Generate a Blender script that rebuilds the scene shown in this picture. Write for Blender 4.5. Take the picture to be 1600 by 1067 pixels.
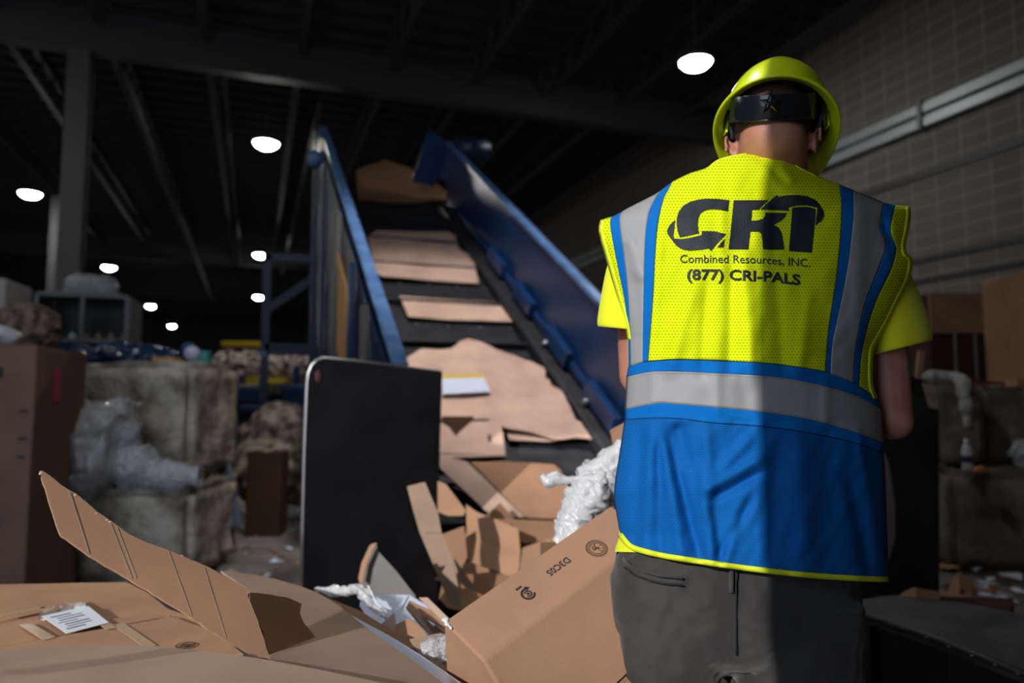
import bpy, bmesh, math, random
from mathutils import Vector, Matrix, noise
random.seed(7)
for o in list(bpy.data.objects): bpy.data.objects.remove(o)
SC = bpy.context.scene
COL = SC.collection
# ------------------------------------------------------------------ camera, world, light, exposure
FPX = 1120.0
PITCH = math.atan(94.5/FPX); YAW = math.atan(404/FPX*math.cos(PITCH)); CZ = 1.2
CF = Vector((math.sin(YAW)*math.cos(PITCH), math.cos(YAW)*math.cos(PITCH), math.sin(PITCH)))
CR = Vector((math.cos(YAW), -math.sin(YAW), 0)); CU = CR.cross(CF); CC = Vector((0, 0, CZ))
cam = bpy.data.cameras.new('camera'); camo = bpy.data.objects.new('camera', cam); COL.objects.link(camo)
camo.matrix_world = Matrix(((CR.x, CU.x, -CF.x, 0), (CR.y, CU.y, -CF.y, 0), (CR.z, CU.z, -CF.z, CZ), (0, 0, 0, 1)))
cam.sensor_width = 36; cam.lens = FPX/1600*36; cam.clip_start = .05; cam.clip_end = 200
cam.dof.use_dof = True; cam.dof.focus_distance = 1.32; cam.dof.aperture_fstop = 2.2
SC.camera = camo
SC.view_settings.view_transform = 'Standard'; SC.view_settings.look = 'None'
SC.view_settings.exposure = 0.0; SC.view_settings.gamma = 1; SC.view_settings.use_curve_mapping = False
w = bpy.data.worlds.new('sky'); SC.world = w; w.use_nodes = True
w.node_tree.nodes['Background'].inputs[0].default_value = (.55, .7, 1, 1)
w.node_tree.nodes['Background'].inputs[1].default_value = .3
def light(name, kind, loc, power, color, direction=(0, 0, -1), **kw):
    l = bpy.data.lights.new(name, kind); l.energy = power; l.color = color
    for k, v in kw.items(): setattr(l, k, v)
    o = bpy.data.objects.new(name, l); COL.objects.link(o); o.location = loc
    o.rotation_euler = Vector(direction).to_track_quat('-Z', 'Y').to_euler()
    return o
SUN_E = 3.35; SKY_W = 108
light('sun', 'SUN', (-8, -7, 6), SUN_E, (1, .965, .91), (.762, .643, -.38), angle=math.radians(.35))
light('bay_daylight', 'AREA', (-3.5, -1.0, 2.3), SKY_W, (.72, .84, 1), (.12, 1, -.05), shape='RECTANGLE', size=4.1, size_y=3.6)
light('added_belt_spot', 'SPOT', (1.25, 3.3, 6.1), 900, (1, .92, .88), (.75, 2.6, -4.4), spot_size=math.radians(54), spot_blend=.7, shadow_soft_size=.12)  # unseen spot added to brighten the cardboard on the conveyor
LAMP_S = 130
# ------------------------------------------------------------------ helpers
def P(px, py, d):
    return CC + (CF + CR*((px-800)/FPX) + CU*((533.5-py)/FPX))*d
def ray(px, py): return CF + CR*((px-800)/FPX) + CU*((533.5-py)/FPX)
def PZ(px, py, z):
    r = ray(px, py); return CC + r*((z-CZ)/r.z)
def PX(px, py, x):
    r = ray(px, py); return CC + r*(x/r.x)
def PP(px, py, plane):
    o, n = plane; r = ray(px, py); return CC + r*((o-CC).dot(n)/r.dot(n))
def plane3(a, b, c):
    a, b, c = Vector(a), Vector(b), Vector(c); return (a, (b-a).cross(c-a).normalized())
def planeZ(z): return (Vector((0, 0, z)), Vector((0, 0, 1)))
WL = {}
def reg(o, parent, loc):
    COL.objects.link(o) if o.name not in COL.objects else None
    loc = Vector(loc); WL[o.name] = loc
    if parent is not None:
        o.parent = parent; o.location = loc - WL[parent.name]
    else: o.location = loc
    return o
def tag(o, label, cat, group=None, kind=None):
    o['label'] = label; o['category'] = cat
    if group: o['group'] = group
    if kind: o['kind'] = kind
    return o
def thing(name, label, cat, loc, group=None):
    o = bpy.data.objects.new(name, None); o.empty_display_size = .1
    reg(o, None, loc); return tag(o, label, cat, group)
def struct(o): o['kind'] = 'structure'; return o
def MO(name, verts, faces, m, parent=None, smooth=False, base=False):
    vs = [Vector(v) for v in verts]
    lo = Vector([min(v[i] for v in vs) for i in range(3)]); hi = Vector([max(v[i] for v in vs) for i in range(3)])
    c = (lo+hi)/2
    if parent is None: c.z = lo.z
    me = bpy.data.meshes.new(name); me.from_pydata([v-c for v in vs], [], faces); me.update()
    if smooth: me.polygons.foreach_set('use_smooth', [True]*len(me.polygons))
    me.materials.append(m)
    o = bpy.data.objects.new(name, me); return reg(o, parent, c)
def fixn(o):
    bm = bmesh.new(); bm.from_mesh(o.data); bmesh.ops.recalc_face_normals(bm, faces=bm.faces); bm.to_mesh(o.data); bm.free(); return o
class MB:
    def __init__(s): s.v = []; s.f = []
    def add(s, vs, fs):
        n = len(s.v); s.v += [Vector(v) for v in vs]; s.f += [[i+n for i in f] for f in fs]; return s
    def hexa(s, b, t):   # bottom ring of 4, top ring of 4
        return s.add(list(b)+list(t), [(3, 2, 1, 0), (4, 5, 6, 7), (0, 1, 5, 4), (1, 2, 6, 5), (2, 3, 7, 6), (3, 0, 4, 7)])
    def box(s, c, h, rz=0):
        c = Vector(c); M = Matrix.Rotation(rz, 3, 'Z')
        q = [(-1, -1), (1, -1), (1, 1), (-1, 1)]
        f = lambda z: [c + M@Vector((a*h[0], b*h[1], z*h[2])) for a, b in q]
        return s.hexa(f(-1), f(1))
    def beam(s, a, b, w, h, up=(0, 0, 1)):
        a, b = Vector(a), Vector(b); d = (b-a).normalized(); u = Vector(up)
        if abs(d.dot(u)) > .98: u = Vector((0, 1, 0))
        x = d.cross(u).normalized(); y = x.cross(d)
        r = lambda p: [p-x*w/2-y*h/2, p+x*w/2-y*h/2, p+x*w/2+y*h/2, p-x*w/2+y*h/2]
        return s.hexa(r(a), r(b))
    def tube(s, pts, rad, n=10, cap=True):
        pts = [Vector(p) for p in pts]; rad = rad if hasattr(rad, '__len__') else [rad]*len(pts)
        base = len(s.v); prev = None; rings = []
        for i, p in enumerate(pts):
            d = (pts[min(i+1, len(pts)-1)]-pts[max(i-1, 0)]).normalized()
            if prev is None:
                prev = d.orthogonal().normalized()
            x = (prev - d*prev.dot(d)).normalized(); prev = x; y = d.cross(x)
            rings.append([p + (x*math.cos(t)+y*math.sin(t))*rad[i] for t in [2*math.pi*k/n for k in range(n)]])
        vs = [v for r in rings for v in r]; fs = []
        for i in range(len(pts)-1):
            for k in range(n):
                a = i*n+k; b = i*n+(k+1) % n; fs.append((a, b, b+n, a+n))
        if cap: fs.append(tuple(range(n))[::-1]); fs.append(tuple((len(pts)-1)*n+k for k in range(n)))
        return s.add(vs, fs)
    def ell(s, c, r, M=None, nu=20, nv=12):
        c = Vector(c); M = M or Matrix.Identity(3); vs = [c+M@Vector((0, 0, r[2]))]
        for i in range(1, nv):
            a = math.pi*i/nv
            for k in range(nu):
                t = 2*math.pi*k/nu
                vs.append(c+M@Vector((r[0]*math.sin(a)*math.cos(t), r[1]*math.sin(a)*math.sin(t), r[2]*math.cos(a))))
        vs.append(c+M@Vector((0, 0, -r[2]))); L = len(vs)-1; fs = []
        for k in range(nu):
            fs.append((0, 1+k, 1+(k+1) % nu)); fs.append((L, 1+(nv-2)*nu+(k+1) % nu, 1+(nv-2)*nu+k))
            for i in range(nv-2):
                a = 1+i*nu+k; b = 1+i*nu+(k+1) % nu; fs.append((a, a+nu, b+nu, b))
        return s.add(vs, fs)
    def lathe(s, c, prof, n=24, M=None):
        c = Vector(c); M = M or Matrix.Identity(3); vs = []; fs = []
        for r, z in prof:
            for k in range(n):
                t = 2*math.pi*k/n; vs.append(c+M@Vector((r*math.cos(t), r*math.sin(t), z)))
        for i in range(len(prof)-1):
            for k in range(n):
                a = i*n+k; b = i*n+(k+1) % n; fs.append((a, b, b+n, a+n))
        return s.add(vs, fs)
    def build(s, name, m, parent=None, smooth=False, bevel=0, seg=2):
        o = MO(name, s.v, s.f, m, parent, smooth)
        if bevel:
            b = o.modifiers.new('bevel', 'BEVEL'); b.width = bevel; b.segments = seg; b.limit_method = 'ANGLE'
        return o
def loft(rings, closed=True, caps=True):
    n = len(rings[0]); vs = [v for r in rings for v in r]; fs = []
    for i in range(len(rings)-1):
        for k in range(n if closed else n-1):
            a = i*n+k; b = i*n+(k+1) % n; fs.append((a, b, b+n, a+n))
    if caps and closed: fs.append(tuple(range(n))[::-1]); fs.append(tuple((len(rings)-1)*n+k for k in range(n)))
    return vs, fs
def mod(o, kind, **kw):
    m = o.modifiers.new(kind.lower(), kind)
    for k, v in kw.items(): setattr(m, k, v)
    return m
def tex(kind, size, **kw):
    t = bpy.data.textures.new('relief', kind)
    if hasattr(t, 'noise_scale'): t.noise_scale = size
    for k, v in kw.items(): setattr(t, k, v)
    return t
def interp(poly, x):
    if x <= poly[0][0]: return poly[0][1]
    for (a, b), (c, d) in zip(poly, poly[1:]):
        if x <= c: return b+(d-b)*(x-a)/max(c-a, 1e-9)
    return poly[-1][1]
def resample(poly, n, smooth=True):
    pts = [Vector(p) for p in poly]
    if smooth and len(pts) > 2:
        out = []
        for i in range(len(pts)-1):
            p0 = pts[max(i-1, 0)]; p1 = pts[i]; p2 = pts[i+1]; p3 = pts[min(i+2, len(pts)-1)]
            for k in range(6):
                t = k/6
                out.append(.5*((2*p1)+(p2-p0)*t+(2*p0-5*p1+4*p2-p3)*t*t+(3*p1-p0-3*p2+p3)*t**3))
        out.append(pts[-1]); pts = out
    L = [0]
    for a, b in zip(pts, pts[1:]): L.append(L[-1]+(b-a).length)
    res = []; j = 0
    for i in range(n):
        s = L[-1]*i/(n-1)
        while j < len(L)-2 and L[j+1] < s: j += 1
        res.append(pts[j].lerp(pts[j+1], (s-L[j])/max(L[j+1]-L[j], 1e-9)))
    return res
# ------------------------------------------------------------------ materials
def mat(name, col, rough=.6, metal=0, emis=0, bump=None, noisecol=None, spec=.5, sub=0, coat=0, trans=0, alpha=1, sheen=0):
    """bump=(scale,strength,dist)  noisecol=(colour2, scale, lo, hi, [stretch])"""
    m = bpy.data.materials.new(name); m.use_nodes = True; nt = m.node_tree; b = nt.nodes['Principled BSDF']
    b.inputs['Base Color'].default_value = (*col, 1); b.inputs['Roughness'].default_value = rough
    b.inputs['Metallic'].default_value = metal; b.inputs['Specular IOR Level'].default_value = spec
    b.inputs['Coat Weight'].default_value = coat; b.inputs['Transmission Weight'].default_value = trans
    b.inputs['Alpha'].default_value = alpha; b.inputs['Sheen Weight'].default_value = sheen
    if sub:
        b.inputs['Subsurface Weight'].default_value = sub; b.inputs['Subsurface Radius'].default_value = (.01, .004, .002)
        b.inputs['Subsurface Scale'].default_value = 1
    if emis:
        b.inputs['Emission Color'].default_value = (*col, 1); b.inputs['Emission Strength'].default_value = emis
    tc = nt.nodes.new('ShaderNodeTexCoord'); out = tc.outputs['Object']
    if noisecol:
        c2, sc, lo, hi = noisecol[:4]
        mp = nt.nodes.new('ShaderNodeMapping'); nt.links.new(out, mp.inputs[0])
        mp.inputs['Scale'].default_value = noisecol[4] if len(noisecol) > 4 else (1, 1, 1)
        n = nt.nodes.new('ShaderNodeTexNoise'); n.inputs['Scale'].default_value = sc; n.inputs['Detail'].default_value = 6
        nt.links.new(mp.outputs[0], n.inputs['Vector'])
        r = nt.nodes.new('ShaderNodeValToRGB'); r.color_ramp.elements[0].position = lo; r.color_ramp.elements[1].position = hi
        r.color_ramp.elements[0].color = (*c2, 1); r.color_ramp.elements[1].color = (*col, 1)
        nt.links.new(n.outputs['Fac'], r.inputs[0]); nt.links.new(r.outputs[0], b.inputs['Base Color'])
    if bump:
        n = nt.nodes.new('ShaderNodeTexNoise'); n.inputs['Scale'].default_value = bump[0]; n.inputs['Detail'].default_value = 5
        nt.links.new(out, n.inputs['Vector']); bp = nt.nodes.new('ShaderNodeBump')
        bp.inputs['Strength'].default_value = bump[1]; bp.inputs['Distance'].default_value = bump[2]
        nt.links.new(n.outputs['Fac'], bp.inputs['Height']); nt.links.new(bp.outputs[0], b.inputs['Normal'])
    return m
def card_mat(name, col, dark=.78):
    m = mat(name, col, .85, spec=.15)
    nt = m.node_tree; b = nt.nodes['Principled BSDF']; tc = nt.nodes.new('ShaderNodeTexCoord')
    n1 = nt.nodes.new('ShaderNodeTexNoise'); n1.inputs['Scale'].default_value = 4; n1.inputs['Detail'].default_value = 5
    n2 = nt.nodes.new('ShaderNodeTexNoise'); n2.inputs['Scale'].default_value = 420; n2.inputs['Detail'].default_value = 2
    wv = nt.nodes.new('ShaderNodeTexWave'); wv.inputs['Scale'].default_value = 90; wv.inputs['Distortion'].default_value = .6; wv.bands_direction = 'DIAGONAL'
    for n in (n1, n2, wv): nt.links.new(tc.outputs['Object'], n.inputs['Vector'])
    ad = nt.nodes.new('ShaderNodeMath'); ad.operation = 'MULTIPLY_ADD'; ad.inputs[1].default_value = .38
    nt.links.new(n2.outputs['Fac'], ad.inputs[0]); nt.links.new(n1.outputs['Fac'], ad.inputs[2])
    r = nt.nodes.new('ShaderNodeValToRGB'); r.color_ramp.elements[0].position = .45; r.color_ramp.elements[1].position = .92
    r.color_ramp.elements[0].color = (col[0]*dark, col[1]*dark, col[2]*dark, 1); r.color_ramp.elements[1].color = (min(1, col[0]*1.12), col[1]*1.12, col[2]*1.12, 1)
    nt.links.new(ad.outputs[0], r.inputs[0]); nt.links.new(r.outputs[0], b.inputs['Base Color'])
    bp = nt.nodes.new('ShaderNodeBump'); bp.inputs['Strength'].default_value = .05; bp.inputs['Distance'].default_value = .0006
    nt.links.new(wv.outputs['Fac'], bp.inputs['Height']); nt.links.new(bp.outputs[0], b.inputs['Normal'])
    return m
def mesh_mat(name, col, dot, sx, sy, rad=.3, rough=.75, dotmix=.75, bumpd=.0006, sheen=.1):
    """knitted mesh cloth: staggered rows of small holes laid out in the cloth's UV"""
    m = mat(name, col, rough, spec=.06, sheen=0); nt = m.node_tree; b = nt.nodes['Principled BSDF']; L = nt.links.new
    uv = nt.nodes.new('ShaderNodeUVMap'); sep = nt.nodes.new('ShaderNodeSeparateXYZ'); L(uv.outputs[0], sep.inputs[0])
    def M(op, a, bb=None, c=None):
        n = nt.nodes.new('ShaderNodeMath'); n.operation = op
        for i, v in enumerate((a, bb, c)):
            if v is None: continue
            if isinstance(v, (int, float)): n.inputs[i].default_value = v
            else: L(v, n.inputs[i])
        return n.outputs[0]
    y = M('MULTIPLY', sep.outputs[1], 1/sy); row = M('FLOOR', y)
    off = M('MULTIPLY', M('MODULO', M('ABSOLUTE', row), 2), .5)
    x = M('ADD', M('MULTIPLY', sep.outputs[0], 1/sx), off)
    fx = M('SUBTRACT', M('FRACT', x), .5); fy = M('SUBTRACT', M('FRACT', y), .5)
    d = M('SQRT', M('ADD', M('POWER', M('MULTIPLY', fx, 1.0), 2), M('POWER', M('MULTIPLY', fy, sy/sx*1.3), 2)))
    hole = M('SMOOTH_MIN', 1, M('DIVIDE', d, rad), .2)
    r = nt.nodes.new('ShaderNodeValToRGB'); r.color_ramp.elements[0].position = .45; r.color_ramp.elements[1].position = .95
    mixd = tuple(col[i]*(1-dotmix)+dot[i]*dotmix for i in range(3))
    r.color_ramp.elements[0].color = (*mixd, 1); r.color_ramp.elements[1].color = (*col, 1)
    L(hole, r.inputs[0]); L(r.outputs[0], b.inputs['Base Color'])
    bp = nt.nodes.new('ShaderNodeBump'); bp.inputs['Strength'].default_value = .5; bp.inputs['Distance'].default_value = bumpd
    L(hole, bp.inputs['Height']); L(bp.outputs[0], b.inputs['Normal'])
    return m
K_TAN = card_mat('cardboard tan', (.42, .238, .148))
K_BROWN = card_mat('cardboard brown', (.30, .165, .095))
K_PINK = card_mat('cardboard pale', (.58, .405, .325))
K_GREY = card_mat('cardboard greyish', (.38, .262, .192))
K_GREYB = card_mat('greyboard', (.20, .19, .18))
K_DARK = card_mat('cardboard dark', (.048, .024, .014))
K_BOX = card_mat('cardboard bulk box', (.20, .115, .082))  # darker brown board; the shadow over the bulk box is put into its colour
PAPER = mat('white paper', (.72, .76, .84), .6)
BLUEPAPER = mat('blue white paper', (.58, .66, .82), .55)
INK = mat('black ink', (.02, .018, .016), .8)
STAMP = mat('brown ink', (.08, .045, .03), .85)
TAPE = mat('packing tape', (.55, .38, .25), .15, spec=.6)
TORN = card_mat('torn cardboard edge', (.58, .45, .36))
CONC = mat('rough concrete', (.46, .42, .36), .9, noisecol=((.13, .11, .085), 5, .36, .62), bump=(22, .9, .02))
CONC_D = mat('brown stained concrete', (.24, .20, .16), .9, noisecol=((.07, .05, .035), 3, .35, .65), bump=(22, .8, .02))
FLOOR = mat('dusty concrete floor', (.20, .18, .165), .7, noisecol=((.07, .06, .055), 2.2, .35, .65), bump=(30, .5, .01))
STEEL_B = mat('black steel', (.006, .0065, .009), .42, metal=.0, spec=.3, bump=(6, .15, .01), noisecol=((.003, .003, .0045), 4, .4, .6))
STEEL_G = mat('dark grey steel', (.032, .034, .036), .5, spec=.4, bump=(8, .2, .01), noisecol=((.02, .02, .022), 5, .4, .6))
DECKM = mat('scuffed steel deck', (.06, .062, .066), .5, spec=.4, bump=(8, .2, .01), noisecol=((.03, .03, .032), 5, .4, .6))
EDGE = mat('worn bare steel edge', (.35, .35, .37), .35, metal=.9)
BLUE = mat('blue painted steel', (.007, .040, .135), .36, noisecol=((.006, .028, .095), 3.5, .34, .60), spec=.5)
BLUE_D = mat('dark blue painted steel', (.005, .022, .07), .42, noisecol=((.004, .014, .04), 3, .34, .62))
BLUE_L = mat('worn blue steel rail', (.10, .21, .42), .35, noisecol=((.04, .10, .26), 6, .35, .65))
ORANGE = mat('orange strip', (.55, .26, .06), .6)
YEL = mat('yellow painted steel', (.65, .43, .02), .5)
BELT = mat('black rubber belt', (.022, .024, .030), .6, noisecol=((.010, .010, .013), 9, .35, .6), bump=(40, .4, .004))
ROOF = mat('dark roof deck', (.035, .033, .034), .85)
JOIST = mat('grey roof steel', (.040, .038, .039), .6); COLM = mat('grey column steel', (.060, .058, .058), .6)
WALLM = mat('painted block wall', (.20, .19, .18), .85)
LAMP = mat('lamp diffuser', (1, .985, .95), .5, emis=LAMP_S)
LAMPB = mat('lamp housing', (.12, .12, .13), .5, metal=.6)
GALV = mat('galvanised conduit', (.30, .34, .35), .45, metal=.3)
FILM = mat('clear plastic film', (.75, .77, .82), .12, spec=.9, alpha=.42, bump=(35, 1, .03), coat=1)
FILMW = mat('milky plastic film', (.80, .81, .84), .25, spec=.6, bump=(90, .6, .004), coat=.5, alpha=.60)
SKIN = mat('skin', (.48, .215, .15), .5, sub=.12, noisecol=((.40, .15, .10), 14, .35, .65), bump=(220, .15, .001))
HAIR = mat('cropped hair', (.028, .016, .011), .85, noisecol=((.12, .06, .04), 300, .3, .6))
HV = (.70, .83, .008)
SHIRT = mat('yellow t-shirt cloth', (.76, .80, .02), .85, sheen=.1, bump=(700, .3, .0006), spec=.2)
VY = mesh_mat('yellow mesh cloth', HV, (.10, .10, .0), 5.2, 4.6, .30)
VB = mesh_mat('blue mesh cloth', (.003, .108, .40), (.10, .16, .10), 4.6, 3.6, .27, dotmix=.35)
TRIM = mat('blue woven trim', (.003, .145, .50), .85, bump=(900, .3, .0005), spec=.12)
PIPE = mat('yellow binding', (.76, .86, .02), .7, bump=(700, .3, .0006))
REFL = mat('silver reflective tape', (.31, .315, .33), .55, metal=0, spec=.4, bump=(1500, .1, .0003))
THREAD = mat('dark thread', (.01, .02, .05), .8)
THREADO = mat('tan thread', (.35, .2, .1), .8)
LOGO = mat('printed black ink', (.012, .017, .026), .6, bump=(450, .8, .0015))
HELM = mat('hi-vis yellow plastic', (.64, .78, .01), .27, spec=.5, coat=.25)
BLACKP = mat('glossy black plastic', (.008, .01, .014), .18, spec=.6)
STRAPM = mat('black webbing', (.02, .02, .022), .8)
PANTS = mat('charcoal twill', (.042, .039, .038), .85, noisecol=((.024, .022, .022), 9, .35, .65), bump=(600, .3, .0008), sheen=.2)
PANTSD = mat('dark stitching', (.015, .014, .015), .9)
BOOT = mat('brown work boot leather', (.10, .06, .035), .6)
def ridge(v):
    return 1-2*abs(noise.noise(v))
def part(name, parent, loc):
    o = bpy.data.objects.new(name, None); o.empty_display_size = .05; return reg(o, parent, loc)
def film(name, path, m, layers=3, nu=90, nv=34, amp=.4, parent=None, freq=9, label=None, cat='plastic film', wrap=1.5):
    """crumpled film: thin overlapping folded sheets laid along a path of (point, radius)"""
    s = MB(); sd = random.random()*40
    P_ = resample([p for p, r in path], nu); Rr = [r for p, r in path]
    for l in range(layers):
        vs = []; a0 = random.random()*6.28; rl = random.uniform(.45, 1); of = Vector((random.uniform(-1, 1), random.uniform(-1, 1), random.uniform(-.5, .5)))*.45*(1 if l else 0)
        for i in range(nu):
            t = i/(nu-1); r = interp([(k/(len(Rr)-1), q) for k, q in enumerate(Rr)], t)*rl*(.75+.9*abs(noise.noise(P_[i]*freq*.8+Vector((sd, l*7, 0)))))
            d = (P_[min(i+1, nu-1)]-P_[max(i-1, 0)]).normalized(); x = d.cross(Vector((0, 0, 1))).normalized() if abs(d.z) < .95 else d.orthogonal().normalized(); y = d.cross(x)
            for j in range(nv):
                a = a0+wrap*math.pi*(j/(nv-1)-.5)+noise.noise(P_[i]*4+Vector((sd, l, 0)))*1.2
                q = P_[i]+(x*math.cos(a)+y*math.sin(a))*r+of*r*math.sin(math.pi*t)
                k1 = ridge(q*freq+Vector((sd+l*3, 0, 0))); k2 = ridge(q*freq*2.7+Vector((0, sd, l)))
                q = P_[i]+of*r*math.sin(math.pi*t)+(x*math.cos(a)+y*math.sin(a))*r*(1+amp*k1+amp*.45*k2)+d*r*.5*noise.noise(q*freq+Vector((9, 9, sd)))
                vs.append(q)
        s.add(vs, [(i*nv+j, (i+1)*nv+j, (i+1)*nv+j+1, i*nv+j+1) for i in range(nu-1) for j in range(nv-1)])
    o = s.build(name, m, parent, True)
    if label: tag(o, label, cat)
    return o
def checker_uv(o, pts):
    uv = o.data.uv_layers.new(name='UVMap')
    for l in o.data.loops: uv.data[l.index].uv = pts[l.vertex_index]
# ------------------------------------------------------------------ the building
MB().box((-3.5, 30.5, -.05), (12.5, 32, .05)).build('floor', FLOOR); struct(bpy.data.objects['floor'])
s = MB(); s.box((-3.5, 30.5, 7.75), (12.5, 32, .05))
for i in range(-40, 23): s.box((-3.5+0*i, i*0+0, 7.66), (.01, .01, .01)) if 0 else None
for i in range(120): s.box((-3.5, -.5+i*.52, 7.66), (12.5, .09, .045))
struct(s.build('ceiling', ROOF))
# block wall on the right, mortar joints in the material
nt = WALLM.node_tree; b = nt.nodes['Principled BSDF']; tc = nt.nodes.new('ShaderNodeTexCoord'); sp = nt.nodes.new('ShaderNodeSeparateXYZ'); cb = nt.nodes.new('ShaderNodeCombineXYZ')
br = nt.nodes.new('ShaderNodeTexBrick'); br.offset = 0.0
for k, v in dict(Scale=1, **{'Mortar Size': .012, 'Brick Width': .4, 'Row Height': .2, 'Mortar Smooth': .3}).items(): br.inputs[k].default_value = v
br.inputs['Color1'].default_value = (.14, .122, .105, 1); br.inputs['Color2'].default_value = (.115, .102, .09, 1); br.inputs['Mortar'].default_value = (.215, .20, .19, 1)
nt.links.new(tc.outputs['Object'], sp.inputs[0]); nt.links.new(sp.outputs[1], cb.inputs[0]); nt.links.new(sp.outputs[2], cb.inputs[1]); nt.links.new(cb.outputs[0], br.inputs['Vector'])
nt.links.new(br.outputs[0], b.inputs['Base Color'])
struct(MB().box((9.1, 30.5, 3.85), (.1, 32, 3.85)).build('wall_right', WALLM))
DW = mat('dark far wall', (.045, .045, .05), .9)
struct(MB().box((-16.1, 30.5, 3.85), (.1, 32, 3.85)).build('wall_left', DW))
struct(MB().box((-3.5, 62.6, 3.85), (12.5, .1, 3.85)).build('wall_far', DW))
JX = -1.38; OL = -5.6; OH = 4.3; BY = -.9
s = MB(); s.box(((JX+9)/2, BY, 3.85), ((9-JX)/2, .08, 3.85)); s.box(((OL-16)/2, BY, 3.85), ((OL+16)/2, .08, 3.85)); s.box(((JX+OL)/2, BY, (OH+7.7)/2), ((JX-OL)/2, .08, (7.7-OH)/2))
struct(s.build('wall_back', WALLM))
# wall bands on the right wall (dark recessed courses)
for i, (a, z) in enumerate((((1600, 219), .05), ((1600, 371), .035), ((1600, 408), .03))):
    q = PX(a[0], a[1], 8.98)
    struct(MB().box((8.985, 30.5, q.z), (.02, 32, z)).build('trim_%d' % (i+1), JOIST))
# girder and columns
tg = thing('roof_girder', 'deep grey steel girder crossing the hall overhead', 'girder', (0, 12.3, 6.6))
MB().box((-3.4, 12.3, 6.96), (12.4, .012, .34)).build('web', JOIST, tg)
MB().box((-3.4, 12.3, 7.31), (12.4, .13, .015)).build('top_flange', JOIST, tg); MB().box((-3.4, 12.3, 6.6), (12.4, .13, .015)).build('bottom_flange', JOIST, tg)
tg = thing('roof_girder', 'grey steel girder far back beyond the blue conveyor', 'girder', (0, 30, 6.6))
MB().box((-3.4, 30, 6.96), (12.4, .012, .34)).build('web', JOIST, tg)
MB().box((-3.4, 30, 7.31), (12.4, .13, .015)).build('top_flange', JOIST, tg); MB().box((-3.4, 30, 6.6), (12.4, .13, .015)).build('bottom_flange', JOIST, tg)
def column(x, y, label, hw=.15):
    t = thing('steel_column', label, 'column', (x, y, 0))
    MB().box((x, y-hw, 3.29), (hw, .014, 3.29)).box((x, y+hw, 3.29), (hw, .014, 3.29)).box((x, y, 3.29), (.012, hw, 3.29)).build('shaft', COLM, t)
    MB().box((x, y, .012), (.24, .24, .012)).build('base_plate', JOIST, t)
column(-2.66, 12.3, 'grey steel column at the left, carrying the girder')
column(-5.0, 21.5, 'thin dark column far back on the left between the ceiling lamps', .13)
# joists: open web, along the hall
jx = [-9.9, -8.4, -6.9, -5.4, -3.9, -2.4, -.9, .6, 2.1, 3.6, 5.1, 6.6, 8.1]
jl = ['the joist %s' % k for k in range(13)]
def joist(x, y0, y1, label):
    s = MB(); s.beam((x, y0, 7.55), (x, y1, 7.55), .1, .05); s.beam((x, y0, 7.02), (x, y1, 7.02), .11, .06)
    n = int((y1-y0)/.75)
    for k in range(n):
        ya = y0+(y1-y0)*k/n; yb = y0+(y1-y0)*(k+1)/n; ym = (ya+yb)/2
        s.beam((x, ya, 7.05), (x, ym, 7.53), .03, .03); s.beam((x, ym, 7.53), (x, yb, 7.05), .03, .03)
    o = s.build('roof_joist', JOIST); tag(o, label, 'joist', 'open web roof joists'); return o
for x in jx:
    joist(x, -.7, 12.1, 'grey open web steel joist under the roof deck, nearer than the cross girder')
for x in jx[3:]:
    joist(x, 12.5, 29.8, 'grey open web steel joist running back from the cross girder')
for x, zz, r, lab in ((-2.15, 6.5, .07, 'long grey pipe under the roof, running back beside the left column'), (-.62, 6.62, .05, 'thin grey pipe under the roof, above the conveyor frame'), (.95, 6.4, .045, 'short bright pipe hanging right of the large ceiling lamp')):
    tag(MB().tube([(x, 12.6, zz), (x, 29, zz), (x, 40 if r > .06 else 30, zz)], r, 12).build('ceiling_pipe', JOIST, None, True), lab, 'pipe')
# conduit on right wall
q0 = PX(1600, 112, 8.9)
for dz, lab in ((.10, 'upper of the two galvanised conduits along the right wall'), (-.10, 'lower of the two galvanised conduits along the right wall')):
    t = thing('wall_conduit', lab, 'conduit', (8.93, 20, q0.z+dz), 'conduits on the right wall')
    MB().box((8.93, 20, q0.z+dz), (.05, 18, .075)).build('channel', GALV, t, bevel=.01)
    for yy in (5.5, 7.4, 9.3): MB().box((8.9, yy, q0.z+dz), (.06, .03, .11)).build('clamp', LAMPB, t)
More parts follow.
